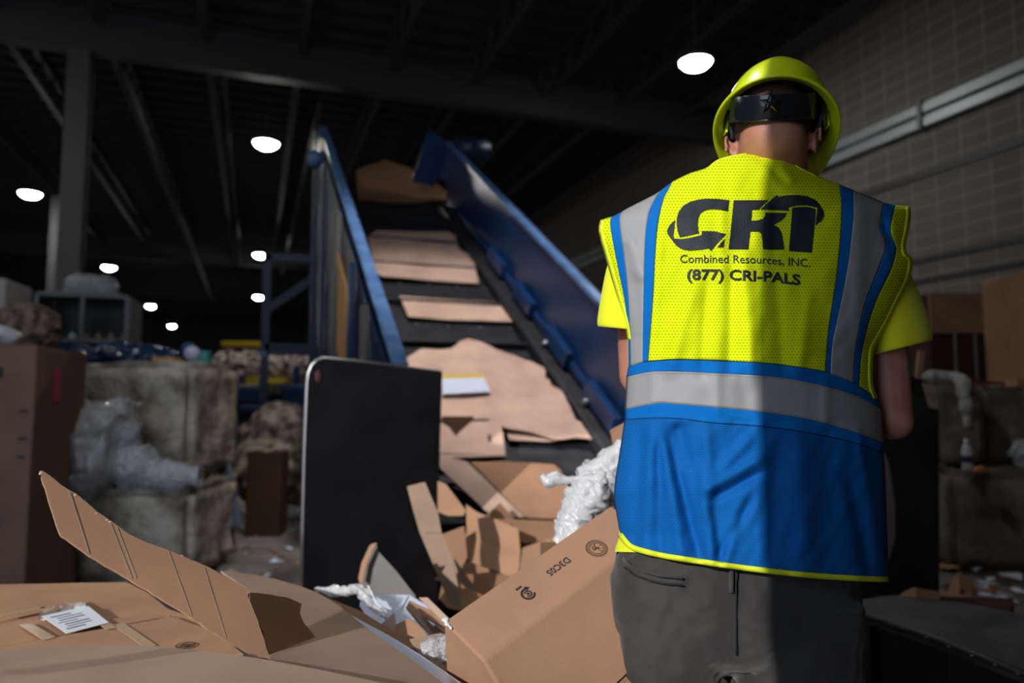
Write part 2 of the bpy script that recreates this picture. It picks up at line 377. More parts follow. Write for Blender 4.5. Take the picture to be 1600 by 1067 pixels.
# lamps
lamps = [(6.0, 8.68, 'large round high bay lamp glowing beside the yellow hard hat'), (.09, 14.35, 'round high bay lamp left of the conveyor top, biggest of its row'),
         (.09, 25.6, 'small round lamp just above the blue support frame'), (.09, 36.06, 'small round lamp at the blue support frame, lower of two'),
         (-5.2, 19.82, 'oval lamp at the far left edge beside the steel column'), (-5.2, 29.9, 'small oval lamp above the grey stacked crates'),
         (-5.2, 41.4, 'tiny oval lamp right of the grey crates, upper of two'), (-5.2, 51.8, 'tiny oval lamp above the concrete block, lowest of its row'),
         (.09, 3.1, 'high bay lamp overhead above the cardboard heap'), (-5.2, 9.3, 'high bay lamp overhead left of the steel column')]
for i, (x, y, lab) in enumerate(lamps):
    t = thing('high_bay_lamp', lab, 'ceiling lamp', (x, y, 6.2), 'round high bay lamps')
    MB().lathe((x, y, 6.2), [(.0, -.11), (.06, -.108), (.12, -.095), (.17, -.07), (.205, -.035), (.225, 0), (.225, .012), (0, .012)], 32).build('diffuser', LAMP, t)
    MB().lathe((x, y, 6.2), [(.23, -.01), (.26, -.01), (.26, .06), (.18, .10), (.10, .2), (.0, .2)], 32).lathe((x, y, 6.2), [(.23, -.01), (.23, .03)], 32).build('housing', LAMPB, t, True)
    MB().tube([(x, y, 6.4), (x, y, 7.7)], .012, 8).build('hanger', LAMPB, t)
# ------------------------------------------------------------------ inclined conveyor
XL, XR = .78, 2.45
def railz(y): return 1.80+.615*(y-4.6)
def beltz(y): return .90+.63*(y-4.74)
cv = thing('incline_conveyor', 'blue walled inclined conveyor with a black cleated belt carrying cardboard upward', 'conveyor', (1.6, 6.5, 0))
Y0, Y1 = 3.95, 9.5
def yz_plate(x0, x1, pts):
    n = len(pts); vs = [(x0, y, z) for y, z in pts]+[(x1, y, z) for y, z in pts]
    fs = [tuple(range(n)), tuple(range(n, 2*n))[::-1]]+[(i, (i+1) % n, (i+1) % n+n, i+n)[::-1] for i in range(n)]
    return vs, fs
# belt
ys = 3.85; vs, fs = yz_plate(XL+.03, XR-.03, [(ys, beltz(ys)), (Y1, beltz(Y1)), (Y1+.2, beltz(Y1)-.1), (Y1, beltz(Y1)-.22), (ys, beltz(ys)-.22)])
bo = MO('belt', vs, fs, BELT, cv); fixn(bo)
dirb = Vector((0, 1, .63)).normalized(); nb = Vector((0, -.63, 1)).normalized()
for k, yy in enumerate((4.05, 5.02, 5.95, 6.66, 7.45, 8.12, 8.8)):
    c = Vector(((XL+XR)/2, yy, beltz(yy)))
    s = MB(); s.beam(c-Vector((.79, 0, 0))+nb*.035, c+Vector((.79, 0, 0))+nb*.035, .035, .07, nb); s.build('cleat', BELT, cv, bevel=.006)
for yy in (4.35, 4.9, 5.5, 6.3, 7.1, 7.8):
    for x in (1.05, 1.35, 1.65, 1.95, 2.25):
        c = Vector((x, yy, beltz(yy)+.004)); MB().ell(c, (.022, .022, .01), None, 8, 5).build('bolt', EDGE, cv, True)
# side walls
for x0, x1, ya, nm in ((XL-.035, XL, Y0, 'left_wall'), (XR, XR+.035, 3.6, 'right_wall')):
    vs, fs = yz_plate(x0, x1, [(ya, beltz(ya)-.25), (ya, railz(ya)), (Y1, railz(Y1)), (Y1, beltz(Y1)-.3)])
    o = fixn(MO('side_wall', vs, fs, BLUE, cv)); o['label'] = 'tall blue side wall'
    s = MB(); xc = (x0+x1)/2
    s.beam((xc, ya, railz(ya)), (xc, Y1, railz(Y1)), .09, .035); s.build('top_rail', BLUE_L, cv, bevel=.006)
# flashing of rubber at the inner foot of the right wall, with blue clips
s = MB(); s.beam((XR-.10, 3.6, beltz(3.6)+.10), (XR-.10, Y1-.3, beltz(Y1-.3)+.08), .17, .10); s.build('skirt_seal', BELT, cv, bevel=.02)
s = MB(); s.beam((XR-.03, 3.6, beltz(3.6)+.25), (XR-.03, Y1-.8, beltz(Y1-.8)+.22), .03, .06); s.build('clamp_bar', BLUE, cv)
for yy in (4.5, 5.3, 6.1, 6.9):
    s = MB(); s.beam((XR-.06, yy, beltz(yy)+.28), (XR-.06, yy+.45, beltz(yy+.45)+.28), .07, .14); s.build('clamp_plate', BLUE, cv, bevel=.01)
for yy in (4.9, 5.7): MB().ell((XR-.1, yy, beltz(yy)+.2), (.03, .03, .03), None, 10, 6).build('bolt', EDGE, cv, True)
# head end: bracket with notched foot on the right, small motor
q = [PX(683, 222, XR), PX(652, 285, XR-.30)]
yh = Y1
s = MB(); vs, fs = loft([[Vector((XR-.50, yh-.1, railz(yh)-.62)), Vector((XR-.36, yh-.1, railz(yh)-.10)), Vector((XR-.28, yh-.1, railz(yh)+.12)), Vector((XR, yh-.1, railz(yh)-.05)), Vector((XR, yh-.1, railz(yh)-.6)), Vector((XR-.14, yh-.1, railz(yh)-.52)), Vector((XR-.2, yh-.1, railz(yh)-.66))],
    [Vector((XR-.50, yh-.04, railz(yh)-.62)), Vector((XR-.36, yh-.04, railz(yh)-.10)), Vector((XR-.28, yh-.04, railz(yh)+.12)), Vector((XR, yh-.04, railz(yh)-.05)), Vector((XR, yh-.04, railz(yh)-.6)), Vector((XR-.14, yh-.04, railz(yh)-.52)), Vector((XR-.2, yh-.04, railz(yh)-.66))]])
s.add(vs, fs); fixn(s.build('head_bracket', BLUE, cv))
MB().tube([(XR+.05, yh-.3, railz(yh)-.15), (XR+.5, yh-.3, railz(yh)-.15)], .14, 16).build('drive_motor', BLUE_D, cv, True)
MB().ell((XL-.12, yh-.2, railz(yh)-.5), (.09, .09, .12)).build('bearing', BLUE_L, cv, True)
# left side: dark skirt down to the frame, ribs, orange strips
xs = XL-.05
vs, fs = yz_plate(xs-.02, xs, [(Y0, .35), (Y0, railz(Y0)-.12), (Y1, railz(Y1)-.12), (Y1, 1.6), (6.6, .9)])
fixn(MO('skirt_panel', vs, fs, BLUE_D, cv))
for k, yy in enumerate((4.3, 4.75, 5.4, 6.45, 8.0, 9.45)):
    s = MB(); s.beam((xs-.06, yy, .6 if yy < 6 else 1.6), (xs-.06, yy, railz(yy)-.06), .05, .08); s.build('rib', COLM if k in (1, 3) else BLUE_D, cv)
for ya, yb, o1, o2 in ((4.25, 4.72, -1.5, -.42), (5.62, 6.3, -1.5, -.35)):
    s = MB(); s.hexa([(xs-.075, ya, railz(ya)+o1), (xs-.07, ya, railz(ya)+o1), (xs-.07, yb, railz(ya)+o1), (xs-.075, yb, railz(ya)+o1)],
                     [(xs-.075, ya, railz(ya)+o2), (xs-.07, ya, railz(ya)+o2), (xs-.07, yb, railz(yb)+o2), (xs-.075, yb, railz(yb)+o2)]); s.build('warning_strip', ORANGE, cv)
# under frame legs
for yy in (6.2, 9.45):
    for x in (XL-.06, XR+.08):
        MB().beam((x, yy, 0), (x, yy, beltz(yy)-.2), .14, .14).build('leg', BLUE_D, cv)
MB().beam((XL-.06, 9.45, 1.7), (XR+.08, 9.45, 1.7), .14, .12).beam((XL-.06, 6.2, .7), (XR+.08, 6.2, .7), .14, .12).build('cross_beam', BLUE_D, cv)
# access frame on the left of the conveyor
fr = thing('support_frame', 'blue steel post and beam frame standing left of the conveyor', 'steel frame', P(409, 628, 9.6)*1)
a = P(418, 398, 9.4); x0, y0, z0 = a
MB().beam((x0, y0, 0), (x0, y0, z0), .10, .12).build('post', BLUE_D, fr)
MB().beam((x0-.05, y0, z0-.03), (XL-.05, y0, z0-.03), .12, .10).build('top_beam', BLUE_D, fr)
b_ = P(415, 486, 9.4); c_ = P(488, 425, 9.4); MB().beam((b_.x, y0, b_.z), (c_.x+.25, y0, c_.z+.12), .10, .08, (0, 1, 0)).build('brace', BLUE_D, fr)
b_ = P(415, 546, 9.4); MB().beam((x0, y0, b_.z), (XL-.05, y0, b_.z), .12, .15).build('lower_beam', BLUE_D, fr)
MB().tube([(x0-.02, y0-.09, z0-1.3), (x0-.02, y0-.05, z0-1.3)], .05, 12).build('flange', BLUE_L, fr)
# ------------------------------------------------------------------ black guard plates
def plate(name, label, outline, plane, t, m, edge=EDGE):
    root = thing(name, label, 'steel plate', PP(outline[0][0], outline[0][1], plane))
    n = plane[1]; n = n if n.dot(CF) > 0 else -n
    pts = [PP(x, y, plane) for x, y in outline]; k = len(pts)
    vs = pts+[p+n*t for p in pts]; fs = [tuple(range(k)), tuple(range(k, 2*k))[::-1]]+[(i, (i+1) % k, (i+1) % k+k, i+k)[::-1] for i in range(k)]
    fixn(MO('panel', vs, fs, m, root)); return root, pts, n
pl = plane3(P(476, 700, 3.5), P(690, 700, 3.74), P(690, 700, 3.74)+Vector((0, 0, 1)))
ol = [(480, 1012), (473, 910), (474, 830), (477, 700), (481, 600), (483, 583), (488, 571), (496, 563), (507, 560), (560, 565), (691, 582), (688, 680), (684, 860), (683, 985)]
r1, pts, nn = plate('guard_plate', 'upright black steel plate with a rounded corner at the foot of the conveyor', ol, pl, .05, STEEL_B)
s = MB(); off = -nn*.004; s.tube([p+off+nn*.02 for p in pts[1:11]], .012, 8); s.build('worn_rim', EDGE, r1, True)
s = MB(); c = PP(497, 588, pl)-nn*.003; s.ell(c, (.016, .004, .03)); s.build('red_mark', mat('red paint smear', (.05, .008, .014), .7), r1, True)
s = MB(); c = PP(640, 985, pl); s.box((c.x+.1, c.y+.10, .03), (.35, .16, .03), -.3); s.build('foot', STEEL_B, r1)
pr = plane3(P(1350, 700, 3.7), P(1467, 700, 3.8), P(1467, 700, 3.8)+Vector((0, 0, 1)))
ol = [(1300, 1000), (1300, 583), (1400, 586), (1428, 589), (1445, 594), (1458, 606), (1465, 624), (1467, 650), (1468, 1000)]
r2, pts, nn = plate('guard_plate', 'upright dark grey steel plate with a rounded corner behind the worker on the right', ol, pr, .05, STEEL_G)
for (a, b, c, d, m) in ((1440, 598, 1462, 640, TORN), (1446, 610, 1463, 636, PAPER)):
    q = [PP(a, b, pr), PP(c, b+6, pr), PP(c+2, d, pr), PP((a+c)/2, d-4, pr)]
    MO('torn_sticker', [p-nn*.004 for p in q]+[p-nn*.002 for p in q], [(0, 1, 2, 3), (7, 6, 5, 4), (0, 4, 5, 1), (1, 5, 6, 2), (2, 6, 7, 3), (3, 7, 4, 0)], m, r2)
# ------------------------------------------------------------------ concrete blocks
def block(label, c, h, rz, m, group=None, rough=.035):
    bm = bmesh.new(); bmesh.ops.create_cube(bm, size=2)
    for v in bm.verts: v.co = Vector((v.co.x*h[0], v.co.y*h[1], v.co.z*h[2]))
    bmesh.ops.bevel(bm, geom=list(bm.edges), offset=.05, segments=2, affect='EDGES')
    bmesh.ops.subdivide_edges(bm, edges=list(bm.edges), cuts=9, use_grid_fill=True)
    R = Matrix.Rotation(rz, 3, 'Z'); c = Vector(c)
    for v in bm.verts:
        p = v.co.copy(); q = noise.noise(p*3+c)*rough+noise.noise(p*11+c)*rough*.5
        v.co = R@(p+p.normalized()*q)
        v.co.z = max(v.co.z, -h[2])
    me = bpy.data.meshes.new('concrete_block'); bm.to_mesh(me); bm.free(); me.materials.append(m)
    me.polygons.foreach_set('use_smooth', [True]*len(me.polygons))
    o = bpy.data.objects.new('concrete_block', me); reg(o, None, c); tag(o, label, 'concrete block', group); return o
cb1 = block('long rough concrete block on the floor with plastic film on top, left', tuple(P(215, 800, 5.15).xy)+(.315,), (.56, .42, .31), -.33, CONC)
cb2 = block('stained concrete block stacked on another behind the film, left', tuple(P(240, 660, 5.5).xy)+(1.06,), (.50, .38, .43), -.42, CONC)
block('concrete block on the floor under the stacked one, right side of the gap', tuple(P(255, 800, 6.25).xy)+(.30,), (.5, .38, .30), -.42, CONC)
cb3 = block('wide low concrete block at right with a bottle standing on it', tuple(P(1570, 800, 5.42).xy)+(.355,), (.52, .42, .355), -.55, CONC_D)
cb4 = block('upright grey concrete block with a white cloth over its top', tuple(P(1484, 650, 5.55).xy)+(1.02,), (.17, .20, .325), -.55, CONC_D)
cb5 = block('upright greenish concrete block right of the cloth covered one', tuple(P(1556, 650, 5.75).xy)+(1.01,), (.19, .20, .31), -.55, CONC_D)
# ------------------------------------------------------------------ blob builder (film, cloth, heaps)
def blobs(name, balls, m, vox=.02, disp=.05, size=.08, kind='CLOUDS', parent=None, it=2, d2=0, s2=.03):
    s = MB()
    for c, r, *M in balls: s.ell(c, r if hasattr(r, '__len__') else (r, r, r), M[0] if M else None, 14, 9)
    o = s.build(name, m, parent, True)
    mod(o, 'REMESH', mode='VOXEL', voxel_size=vox, use_smooth_shade=True)
    mod(o, 'SMOOTH', factor=.8, iterations=it)
    mod(o, 'DISPLACE', texture=tex(kind, size), strength=disp, mid_level=.5, texture_coords='LOCAL')
    if d2: mod(o, 'DISPLACE', texture=tex('CLOUDS', s2, noise_depth=3), strength=d2, mid_level=.5, texture_coords='LOCAL')
    return o
def along(pts, n):
    out = []
    for (a, ra), (b, rb) in zip(pts, pts[1:]):
        for i in range(n): t = i/n; out.append((a.lerp(b, t), ra+(rb-ra)*t))
    out.append(pts[-1]); return out
zb = .64
f1 = [(P(118, 690, 4.75), .17), (P(150, 700, 4.75), .19), (P(195, 715, 4.75), .13), (P(245, 735, 4.8), .10), (P(300, 738, 4.8), .075)]
film('plastic_film', [(P(98, 712, 4.8), .12), (P(118, 700, 4.85), .22), (P(150, 703, 4.85), .23), (P(195, 722, 4.85), .11), (P(235, 738, 4.85), .09), (P(275, 742, 4.85), .075), (P(312, 745, 4.85), .06)], FILM, 8, 130, 60, .30, None, 7, 'crumpled clear plastic film draped over the low concrete block', wrap=1.7)
film('plastic_film', [(P(150, 690, 4.75), .05), (P(165, 668, 4.75), .045), (P(182, 680, 4.75), .02)], FILM, 2, 40, 20, .4, None, 12, 'short film end standing up from the film on the low concrete block', wrap=1.2)
o = blobs('blue_scrap', [(P(252, 760, 4.86), (.05, .04, .02))], mat('blue plastic', (.03, .12, .3), .4), .01, .02, .04); tag(o, 'small blue plastic scrap on the front edge of the concrete block', 'plastic scrap')
CLOTH = mat('dirty white cloth', (.42, .40, .38), .8)
film('white_cloth', [(P(1438, 594, 5.45), .025), (P(1455, 590, 5.5), .035), (P(1475, 588, 5.5), .04), (P(1495, 592, 5.45), .04), (P(1505, 606, 5.36), .04), (P(1510, 640, 5.34), .035), (P(1512, 668, 5.34), .02)], CLOTH, 5, 120, 34, .3, None, 9, 'dirty white cloth hanging over the upright concrete block', 'cloth', 1.5)
# bottle and bits on the right block
t = thing('plastic_bottle', 'clear plastic bottle with a dark label standing on the low right concrete block', 'bottle', P(1512, 735, 5.2))
bp = PZ(1512, 734, .722)
MB().lathe(bp, [(0, 0), (.034, 0), (.036, .01), (.036, .13), (.03, .16), (.013, .19), (.013, .205), (0, .205)], 16).build('body', FILMW, t, True)
MB().lathe(bp, [(.037, .05), (.037, .10)], 16).build('label_band', mat('dark blue label', (.03, .04, .12), .5), t, True)
MB().lathe(bp, [(.0145, .2), (.0145, .22), (0, .22)], 12).build('cap', PAPER, t, True)
o = blobs('orange_scrap', [(PZ(1531, 734, .735), (.05, .04, .025))], mat('orange plastic', (.5, .2, .05), .5), .01, .02, .04); tag(o, 'small orange scrap beside the bottle on the concrete block', 'plastic scrap')
# ------------------------------------------------------------------ big cartons left
def carton(name, label, c, h, rz, m, z0=0, group=None, flaps=True, seam=True):
    c = Vector(c); t = thing(name, label, 'cardboard box', (c.x, c.y, z0), group)
    MB().box((c.x, c.y, z0+h[2]), h, rz).build('body', m, t, bevel=.012)
    R = Matrix.Rotation(rz, 3, 'Z')
    if flaps:
        for sx in (-1, 1):
            p = c+R@Vector((sx*h[0]*.5, 0, 0)); MB().box((p.x, p.y, z0+2*h[2]+.006), (h[0]*.49, h[1]*.99, .004), rz).build('flap', m, t)
    if seam: MB().box((c.x, c.y, z0+2*h[2]+.012), (.03, h[1]*1.003, .001), rz).build('tape', TAPE, t)
    return t
c = P(-20, 720, 4.25)
ga = carton('gaylord_box', 'huge brown cardboard bulk box at the far left edge', (c.x, c.y, 0), (.38, .42, .755), -.10, K_BOX)
def on_box(c, h, rz, side, u, z, du, dz, name, m, parent):
    R = Matrix.Rotation(rz, 3, 'Z'); c = Vector((c[0], c[1], 0))
    n = {'-y': Vector((0, -1, 0)), '+x': Vector((1, 0, 0)), '-x': Vector((-1, 0, 0))}[side]; tx = {'-y': Vector((1, 0, 0)), '+x': Vector((0, 1, 0)), '-x': Vector((0, 1, 0))}[side]
    p = c+R@(n*((h[1] if 'y' in side else h[0])+.002)+tx*u)+Vector((0, 0, z))
    hx = (abs(tx.x)*du+abs(n.x)*.001, abs(tx.y)*du+abs(n.y)*.001, dz)
    return MB().box(p, hx, rz).build(name, m, parent)
PINKL = mat('pink sticker', (.45, .03, .09), .6)
on_box((c.x, c.y), (.38, .42), -.10, '+x', -.1, 1.30, .06, .10, 'sticker', PINKL, ga)
on_box((c.x, c.y), (.38, .42), -.10, '-y', .10, 1.36, .12, .03, 'printed_bar', INK, ga)
for z in (.9, 1.0, 1.15): on_box((c.x, c.y), (.38, .42), -.10, '-y', .33, z, .02, .006, 'printed_bar', INK, ga)
c2 = P(118, 720, 6.5)
carton('cardboard_box', 'brown cardboard box standing between the bulk box and the concrete block', (c2.x, c2.y, 0), (.22, .25, .73), -.2, K_BROWN)
# on top of / behind the bulk box
tp = c+Vector((.05, .1, 0))
o = blobs('white_bag', [(Vector((c.x-.02, c.y-.1, 1.58)), (.19, .14, .075))], mat('grey white plastic bag', (.42, .43, .48), .35), .015, .05, .08); tag(o, 'pale plastic bag lying on top of the bulk box', 'plastic bag')
o = blobs('paper_heap', [(P(40, 512, 5.8), (.26, .2, .2)), (P(10, 520, 5.8), (.3, .2, .18)), (P(58, 527, 5.8), (.16, .2, .12))], mat('mixed paper scrap', (.20, .15, .12), .85, noisecol=((.05, .03, .025), 14, .4, .6)), .018, .09, .07); tag(o, 'heap of mixed brown paper scraps above the bulk box', 'paper heap', None, 'stuff')
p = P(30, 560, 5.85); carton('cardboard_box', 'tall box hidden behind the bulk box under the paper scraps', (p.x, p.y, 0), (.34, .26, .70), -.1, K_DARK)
p = P(-2, 470, 6.9); bl = thing('wrapped_bale', 'film wrapped pale bale at the top left above the paper scraps', 'bale', (p.x, p.y, 0))
MB().box((p.x, p.y, 1.17), (.17, .3, 1.17), -.1).build('load', K_GREY, bl, bevel=.03)
MB().box((p.x, p.y, 1.66), (.176, .306, .69), -.1).build('film_wrap', FILM, bl, bevel=.03)
# grey crates stacked, wrapped bundle on top
p = P(141, 500, 8.9); cr = thing('parts_rack', 'open grey metal rack with two rows of compartments at left', 'rack', (p.x, p.y, 0))
CRM = mat('grey galvanised rack', (.17, .175, .19), .6); rz = -.05
RR = Matrix.Rotation(rz, 3, 'Z'); zt = P(150, 467, 8.9).z; zb0 = 1.35; wd = .48; dp = .35
def rk(a, b, cc, h): q = RR@Vector((a, b, 0)); return ((p.x+q.x, p.y+q.y, cc), h, rz)
s = MB()
for xx in (-wd, 0, wd): s.box(*rk(xx, -dp, (zt+zb0)/2, (.022, .022, (zt-zb0)/2)))
for zz in (zt, (zt+zb0)/2+.02, zb0): s.box(*rk(0, -dp, zz, (wd, .022, .022)))
s.build('frame', CRM, cr)
for sx in (-1, 1): MB().box(*rk(sx*(wd+.02), 0, (zt+zb0)/2, (.012, dp, (zt-zb0)/2))).build('side_panel', CRM, cr)
s = MB(); s.box(*rk(0, dp, (zt+zb0)/2, (wd, .012, (zt-zb0)/2))); s.build('back_panel', STEEL_G, cr)
for zz in (zt, (zt+zb0)/2, zb0): MB().box(*rk(0, 0, zz, (wd, dp, .012))).build('shelf', CRM, cr)
for xx in (-wd, wd):
    for yy in (-dp, dp): MB().box(*rk(xx, yy, zb0/2, (.03, .03, zb0/2))).build('leg', STEEL_G, cr)
for k in range(7):
    xx = -.42+k*.14; q = RR@Vector((xx, -.18, 0)); zz = (zt+zb0)/2+.012
    o = MB().lathe((p.x+q.x, p.y+q.y, zz), [(0, 0), (.035, 0), (.04, .08), (.02, .1), (.02, .12), (0, .12)], 10).build('small_canister', PAPER if k == 2 else K_GREY, None, True)
    tag(o, 'white canister on the rack shelf' if k == 2 else 'small dull canister in the row on the rack shelf', 'canister', None if k == 2 else 'canisters on the rack shelf')
o = blobs('wrapped_bundle', [(Vector((p.x-.14+i*.14, p.y, zt+.17)), (.16, .2, .14)) for i in range(3)], FILM, .02, .06, .08); tag(o, 'film wrapped bundle lying on top of the grey rack', 'bundle')
MB_ = MB(); MB_.box((p.x, p.y, zt+.035), (.36, .3, .02), rz); tag(MB_.build('pallet_board', CRM), 'flat tray under the film wrapped bundle on the rack', 'tray')
# grey carton right of the rack
p2 = P(196, 530, 9.9); tag(MB().hexa([Vector((p2.x-.2, p2.y-.3, 0)), Vector((p2.x+.2, p2.y-.3, 0)), Vector((p2.x+.25, p2.y+.5, 0)), Vector((p2.x-.2, p2.y+.5, 0))], [Vector((p2.x-.2, p2.y-.3, 2.05)), Vector((p2.x+.05, p2.y-.3, 2.2)), Vector((p2.x+.2, p2.y+.5, 2.0)), Vector((p2.x-.2, p2.y+.5, 2.3))]).build('machine_cabinet', CRM, None, bevel=.02), 'grey sloping machine cabinet right of the open rack', 'cabinet')
# blue tarp
o = blobs('blue_tarp', [(P(x, y, 7.3), (.28, .25, .12)) for x, y in ((120, 556), (150, 560), (180, 554), (215, 560), (240, 560))], mat('blue tarp', (.01, .04, .11), .3, spec=.6), .02, .10, .10, 'CLOUDS'); tag(o, 'crumpled dark blue tarp behind the concrete blocks', 'tarp')
p = P(180, 600, 7.5); tag(MB().box((p.x, p.y, .74), (.75, .4, .74), -.1).build('steel_bin', STEEL_G, None, bevel=.02), 'dark steel bin under the blue tarp', 'bin')
# things on the upper block
ztop = 1.50
p = PZ(310, 572, ztop); tl = MB().box((p.x+.02, p.y+.12, ztop+.06), (.065, .05, .075), -.3).build('teal_carton', mat('teal plastic', (.06, .36, .36), .5), None, bevel=.006); tag(tl, 'small teal container on the stacked concrete block', 'container')
p = P(298, 552, 5.6); t = thing('tape_reel', 'round white and blue reel on the stacked concrete block', 'reel', p)
dd = CF; MB().tube([p, p+dd*.05], .055, 20).build('hub', mat('pale lilac plastic', (.5, .52, .72), .5), t, True)
MB().tube([p+Vector((-.03, .06, .02)), p+dd*.03+Vector((-.03, .06, .02))], .065, 20).build('flange', BLUE, t, True)
p = P(262, 556, 5.55); tag(MB().box((p.x, p.y, ztop+.02), (.09, .06, .02), -.4).build('wood_offcut', ORANGE, None, bevel=.003), 'orange brown wood offcut on the stacked concrete block', 'wood')
# ------------------------------------------------------------------ gap: sorter, heaps, box, leaning angle
p = P(375, 560, 14); t = thing('sorting_machine', 'blue and yellow sorting machine heaped with paper far back in the gap', 'machine', (p.x, p.y, 0))
def bx(px0, py0, px1, py1, d, dep, m, nm, par):
    a = P(px0, py1, d); b2 = P(px1, py0, d); vs = []
    u = (CF*Vector((1, 1, 0))).normalized()*dep
    A = [a, Vector((b2.x, b2.y, a.z)), Vector((b2.x, b2.y, a.z))+u, a+u]; B = [Vector((q.x, q.y, b2.z)) for q in A]
    return MB().hexa(A, B).build(nm, m, par, bevel=.01)
bx(345, 533, 405, 541, 14, .2, YEL, 'yellow_beam', t); bx(374, 588, 404, 600, 14, .3, YEL, 'yellow_beam', t); bx(405, 591, 445, 599, 14, .3, YEL, 'yellow_beam', t)
bx(336, 600, 404, 606, 13, .3, EDGE, 'silver_rail', t); bx(338, 585, 372, 600, 13.6, .4, BLUE, 'hopper_side', t); bx(336, 606, 404, 627, 13, .6, BLUE, 'hopper_side', t); bx(372, 634, 404, 643, 12.6, .5, BLUE, 'lower_chute', t)
bx(438, 601, 480, 606, 11.5, .3, BLUE_L, 'silver_rail', t); bx(440, 607, 480, 655, 11.5, .8, BLUE, 'drive_cover', t); bx(457, 571, 467, 600, 12, .1, BLUE, 'upright', t)
bx(338, 604, 480, 719.5, 14.6, .4, BLUE_D, 'frame', t)
hm = mat('mixed waste paper', (.50, .43, .36), .85, noisecol=((.05, .035, .03), 9, .44, .56))
o = blobs('waste_heap', [(P(x, y, 14.6+random.uniform(0, .6)), (.38, .35, .33)) for x, y in ((358, 572), (385, 574), (410, 582), (440, 574), (465, 578), (400, 572), (352, 588), (385, 592), (430, 594), (470, 596), (490, 582))], hm, .05, .22, .15); tag(o, 'mixed heap of waste paper on the far sorting machine', 'waste heap', None, 'stuff')
hm2 = mat('shredded brown waste', (.26, .21, .17), .9, noisecol=((.05, .04, .03), 8, .4, .6))
o = blobs('waste_heap', [(P(x, y, 7.6), (.36, .4, .26)) for x, y in ((440, 668), (465, 672), (480, 690), (420, 690), (455, 700))]+[(P(450, 735, 7.4), (.7, .4, .35))], hm2, .035, .14, .14); tag(o, 'brown heap of shredded waste behind the cardboard box in the gap', 'waste heap', None, 'stuff')
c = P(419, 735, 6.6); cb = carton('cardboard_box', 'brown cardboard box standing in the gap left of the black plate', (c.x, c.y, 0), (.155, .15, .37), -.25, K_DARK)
la = P(347, 700, 5.75); lb = P(366, 822, 5.45)
tag(MB().beam(la, lb, .09, .012, CF).beam(la+CR*.035, lb+CR*.035, .012, .06, CF).build('steel_angle', mat('bluish steel angle', (.16, .20, .27), .4, metal=.5)), 'bluish steel angle leaning against the concrete block', 'steel angle')
# ------------------------------------------------------------------ cardboard sheets
BP = (Vector((0, 4.74, .90)), nb)                                  # belt plane
def belt(off): return (Vector((0, 4.74, .90))+nb*off, nb)
def facets(name, parts, m, t=.005, warp=.006, freq=2.2, cuts=3, parent=None, edge_jit=0, bend=None):
    """parts: [(outline px, plane)] -> one creased board with real thickness"""
    bm = bmesh.new()
    for ol, pl in parts:
        o2 = []
        for i, a in enumerate(ol):
            o2.append(a); b2 = ol[(i+1) % len(ol)]
            if edge_jit:
                L = math.hypot(b2[0]-a[0], b2[1]-a[1]); n = int(L/9)
                for k in range(1, n):
                    q = k/n; o2.append((a[0]+(b2[0]-a[0])*q+random.uniform(-1, 1)*edge_jit, a[1]+(b2[1]-a[1])*q+random.uniform(-1, 1)*edge_jit))
        f = bm.faces.new([bm.verts.new(PP(x, y, pl)) for x, y in o2])
    bmesh.ops.remove_doubles(bm, verts=bm.verts, dist=.004)
    bmesh.ops.triangulate(bm, faces=bm.faces)
    bmesh.ops.subdivide_edges(bm, edges=list(bm.edges), cuts=cuts, use_grid_fill=True)
    n0 = parts[0][1][1]; n0 = n0 if n0.dot(CF) < 0 else -n0
    sd = random.random()*50
    for v in bm.verts:
        v.co += n0*(noise.noise(v.co*freq+Vector((sd, 0, 0)))*warp+noise.noise(v.co*freq*4+Vector((sd, 9, 0)))*warp*.25)
        if bend: v.co += bend(v.co)
    bmesh.ops.recalc_face_normals(bm, faces=bm.faces)
    vs = [v.co.copy() for v in bm.verts]; bm.verts.index_update(); fs = [[v.index for v in f.verts] for f in bm.faces]; bm.free()
    o = MO(name, vs, fs, m, parent)
    md = mod(o, 'SOLIDIFY', thickness=t, offset=0)
    return o
def card(label, parts, m, group=None, name='cardboard_sheet', cat='cardboard', **kw):
    if isinstance(parts, tuple): parts = [parts]
    o = facets(name, parts, m, **kw); tag(o, label, cat, group); return o
def strip(name, pts, plane, w, m, parent, lift=.004):
    n = plane[1] if plane[1].dot(CF) < 0 else -plane[1]
    s = MB(); q = [PP(x, y, plane)+n*lift for x, y in pts]
    for a, b2 in zip(q, q[1:]): s.beam(a, b2, w, .0012, n)
    return s.build(name, m, parent)
def bale(label, quad, z1, m=K_BROWN, n=6):
    t = thing('cardboard_stack', label, 'stack', (quad[0][0], quad[0][1], 0))
    s = MB()
    for k in range(n):
        j = lambda: random.uniform(-.02, .02)
        za = z1*k/n; zb_ = z1*(k+.8)/n
        Q = [Vector((x+j(), y+j(), 0)) for x, y in quad]; s.hexa([v+Vector((0, 0, za)) for v in Q], [v+Vector((0, 0, zb_)) for v in Q])
    s.build('sheets', m, t); return t
def gq(pxs, z): return [tuple(PZ(x, y, z).xy) for x, y in pxs]
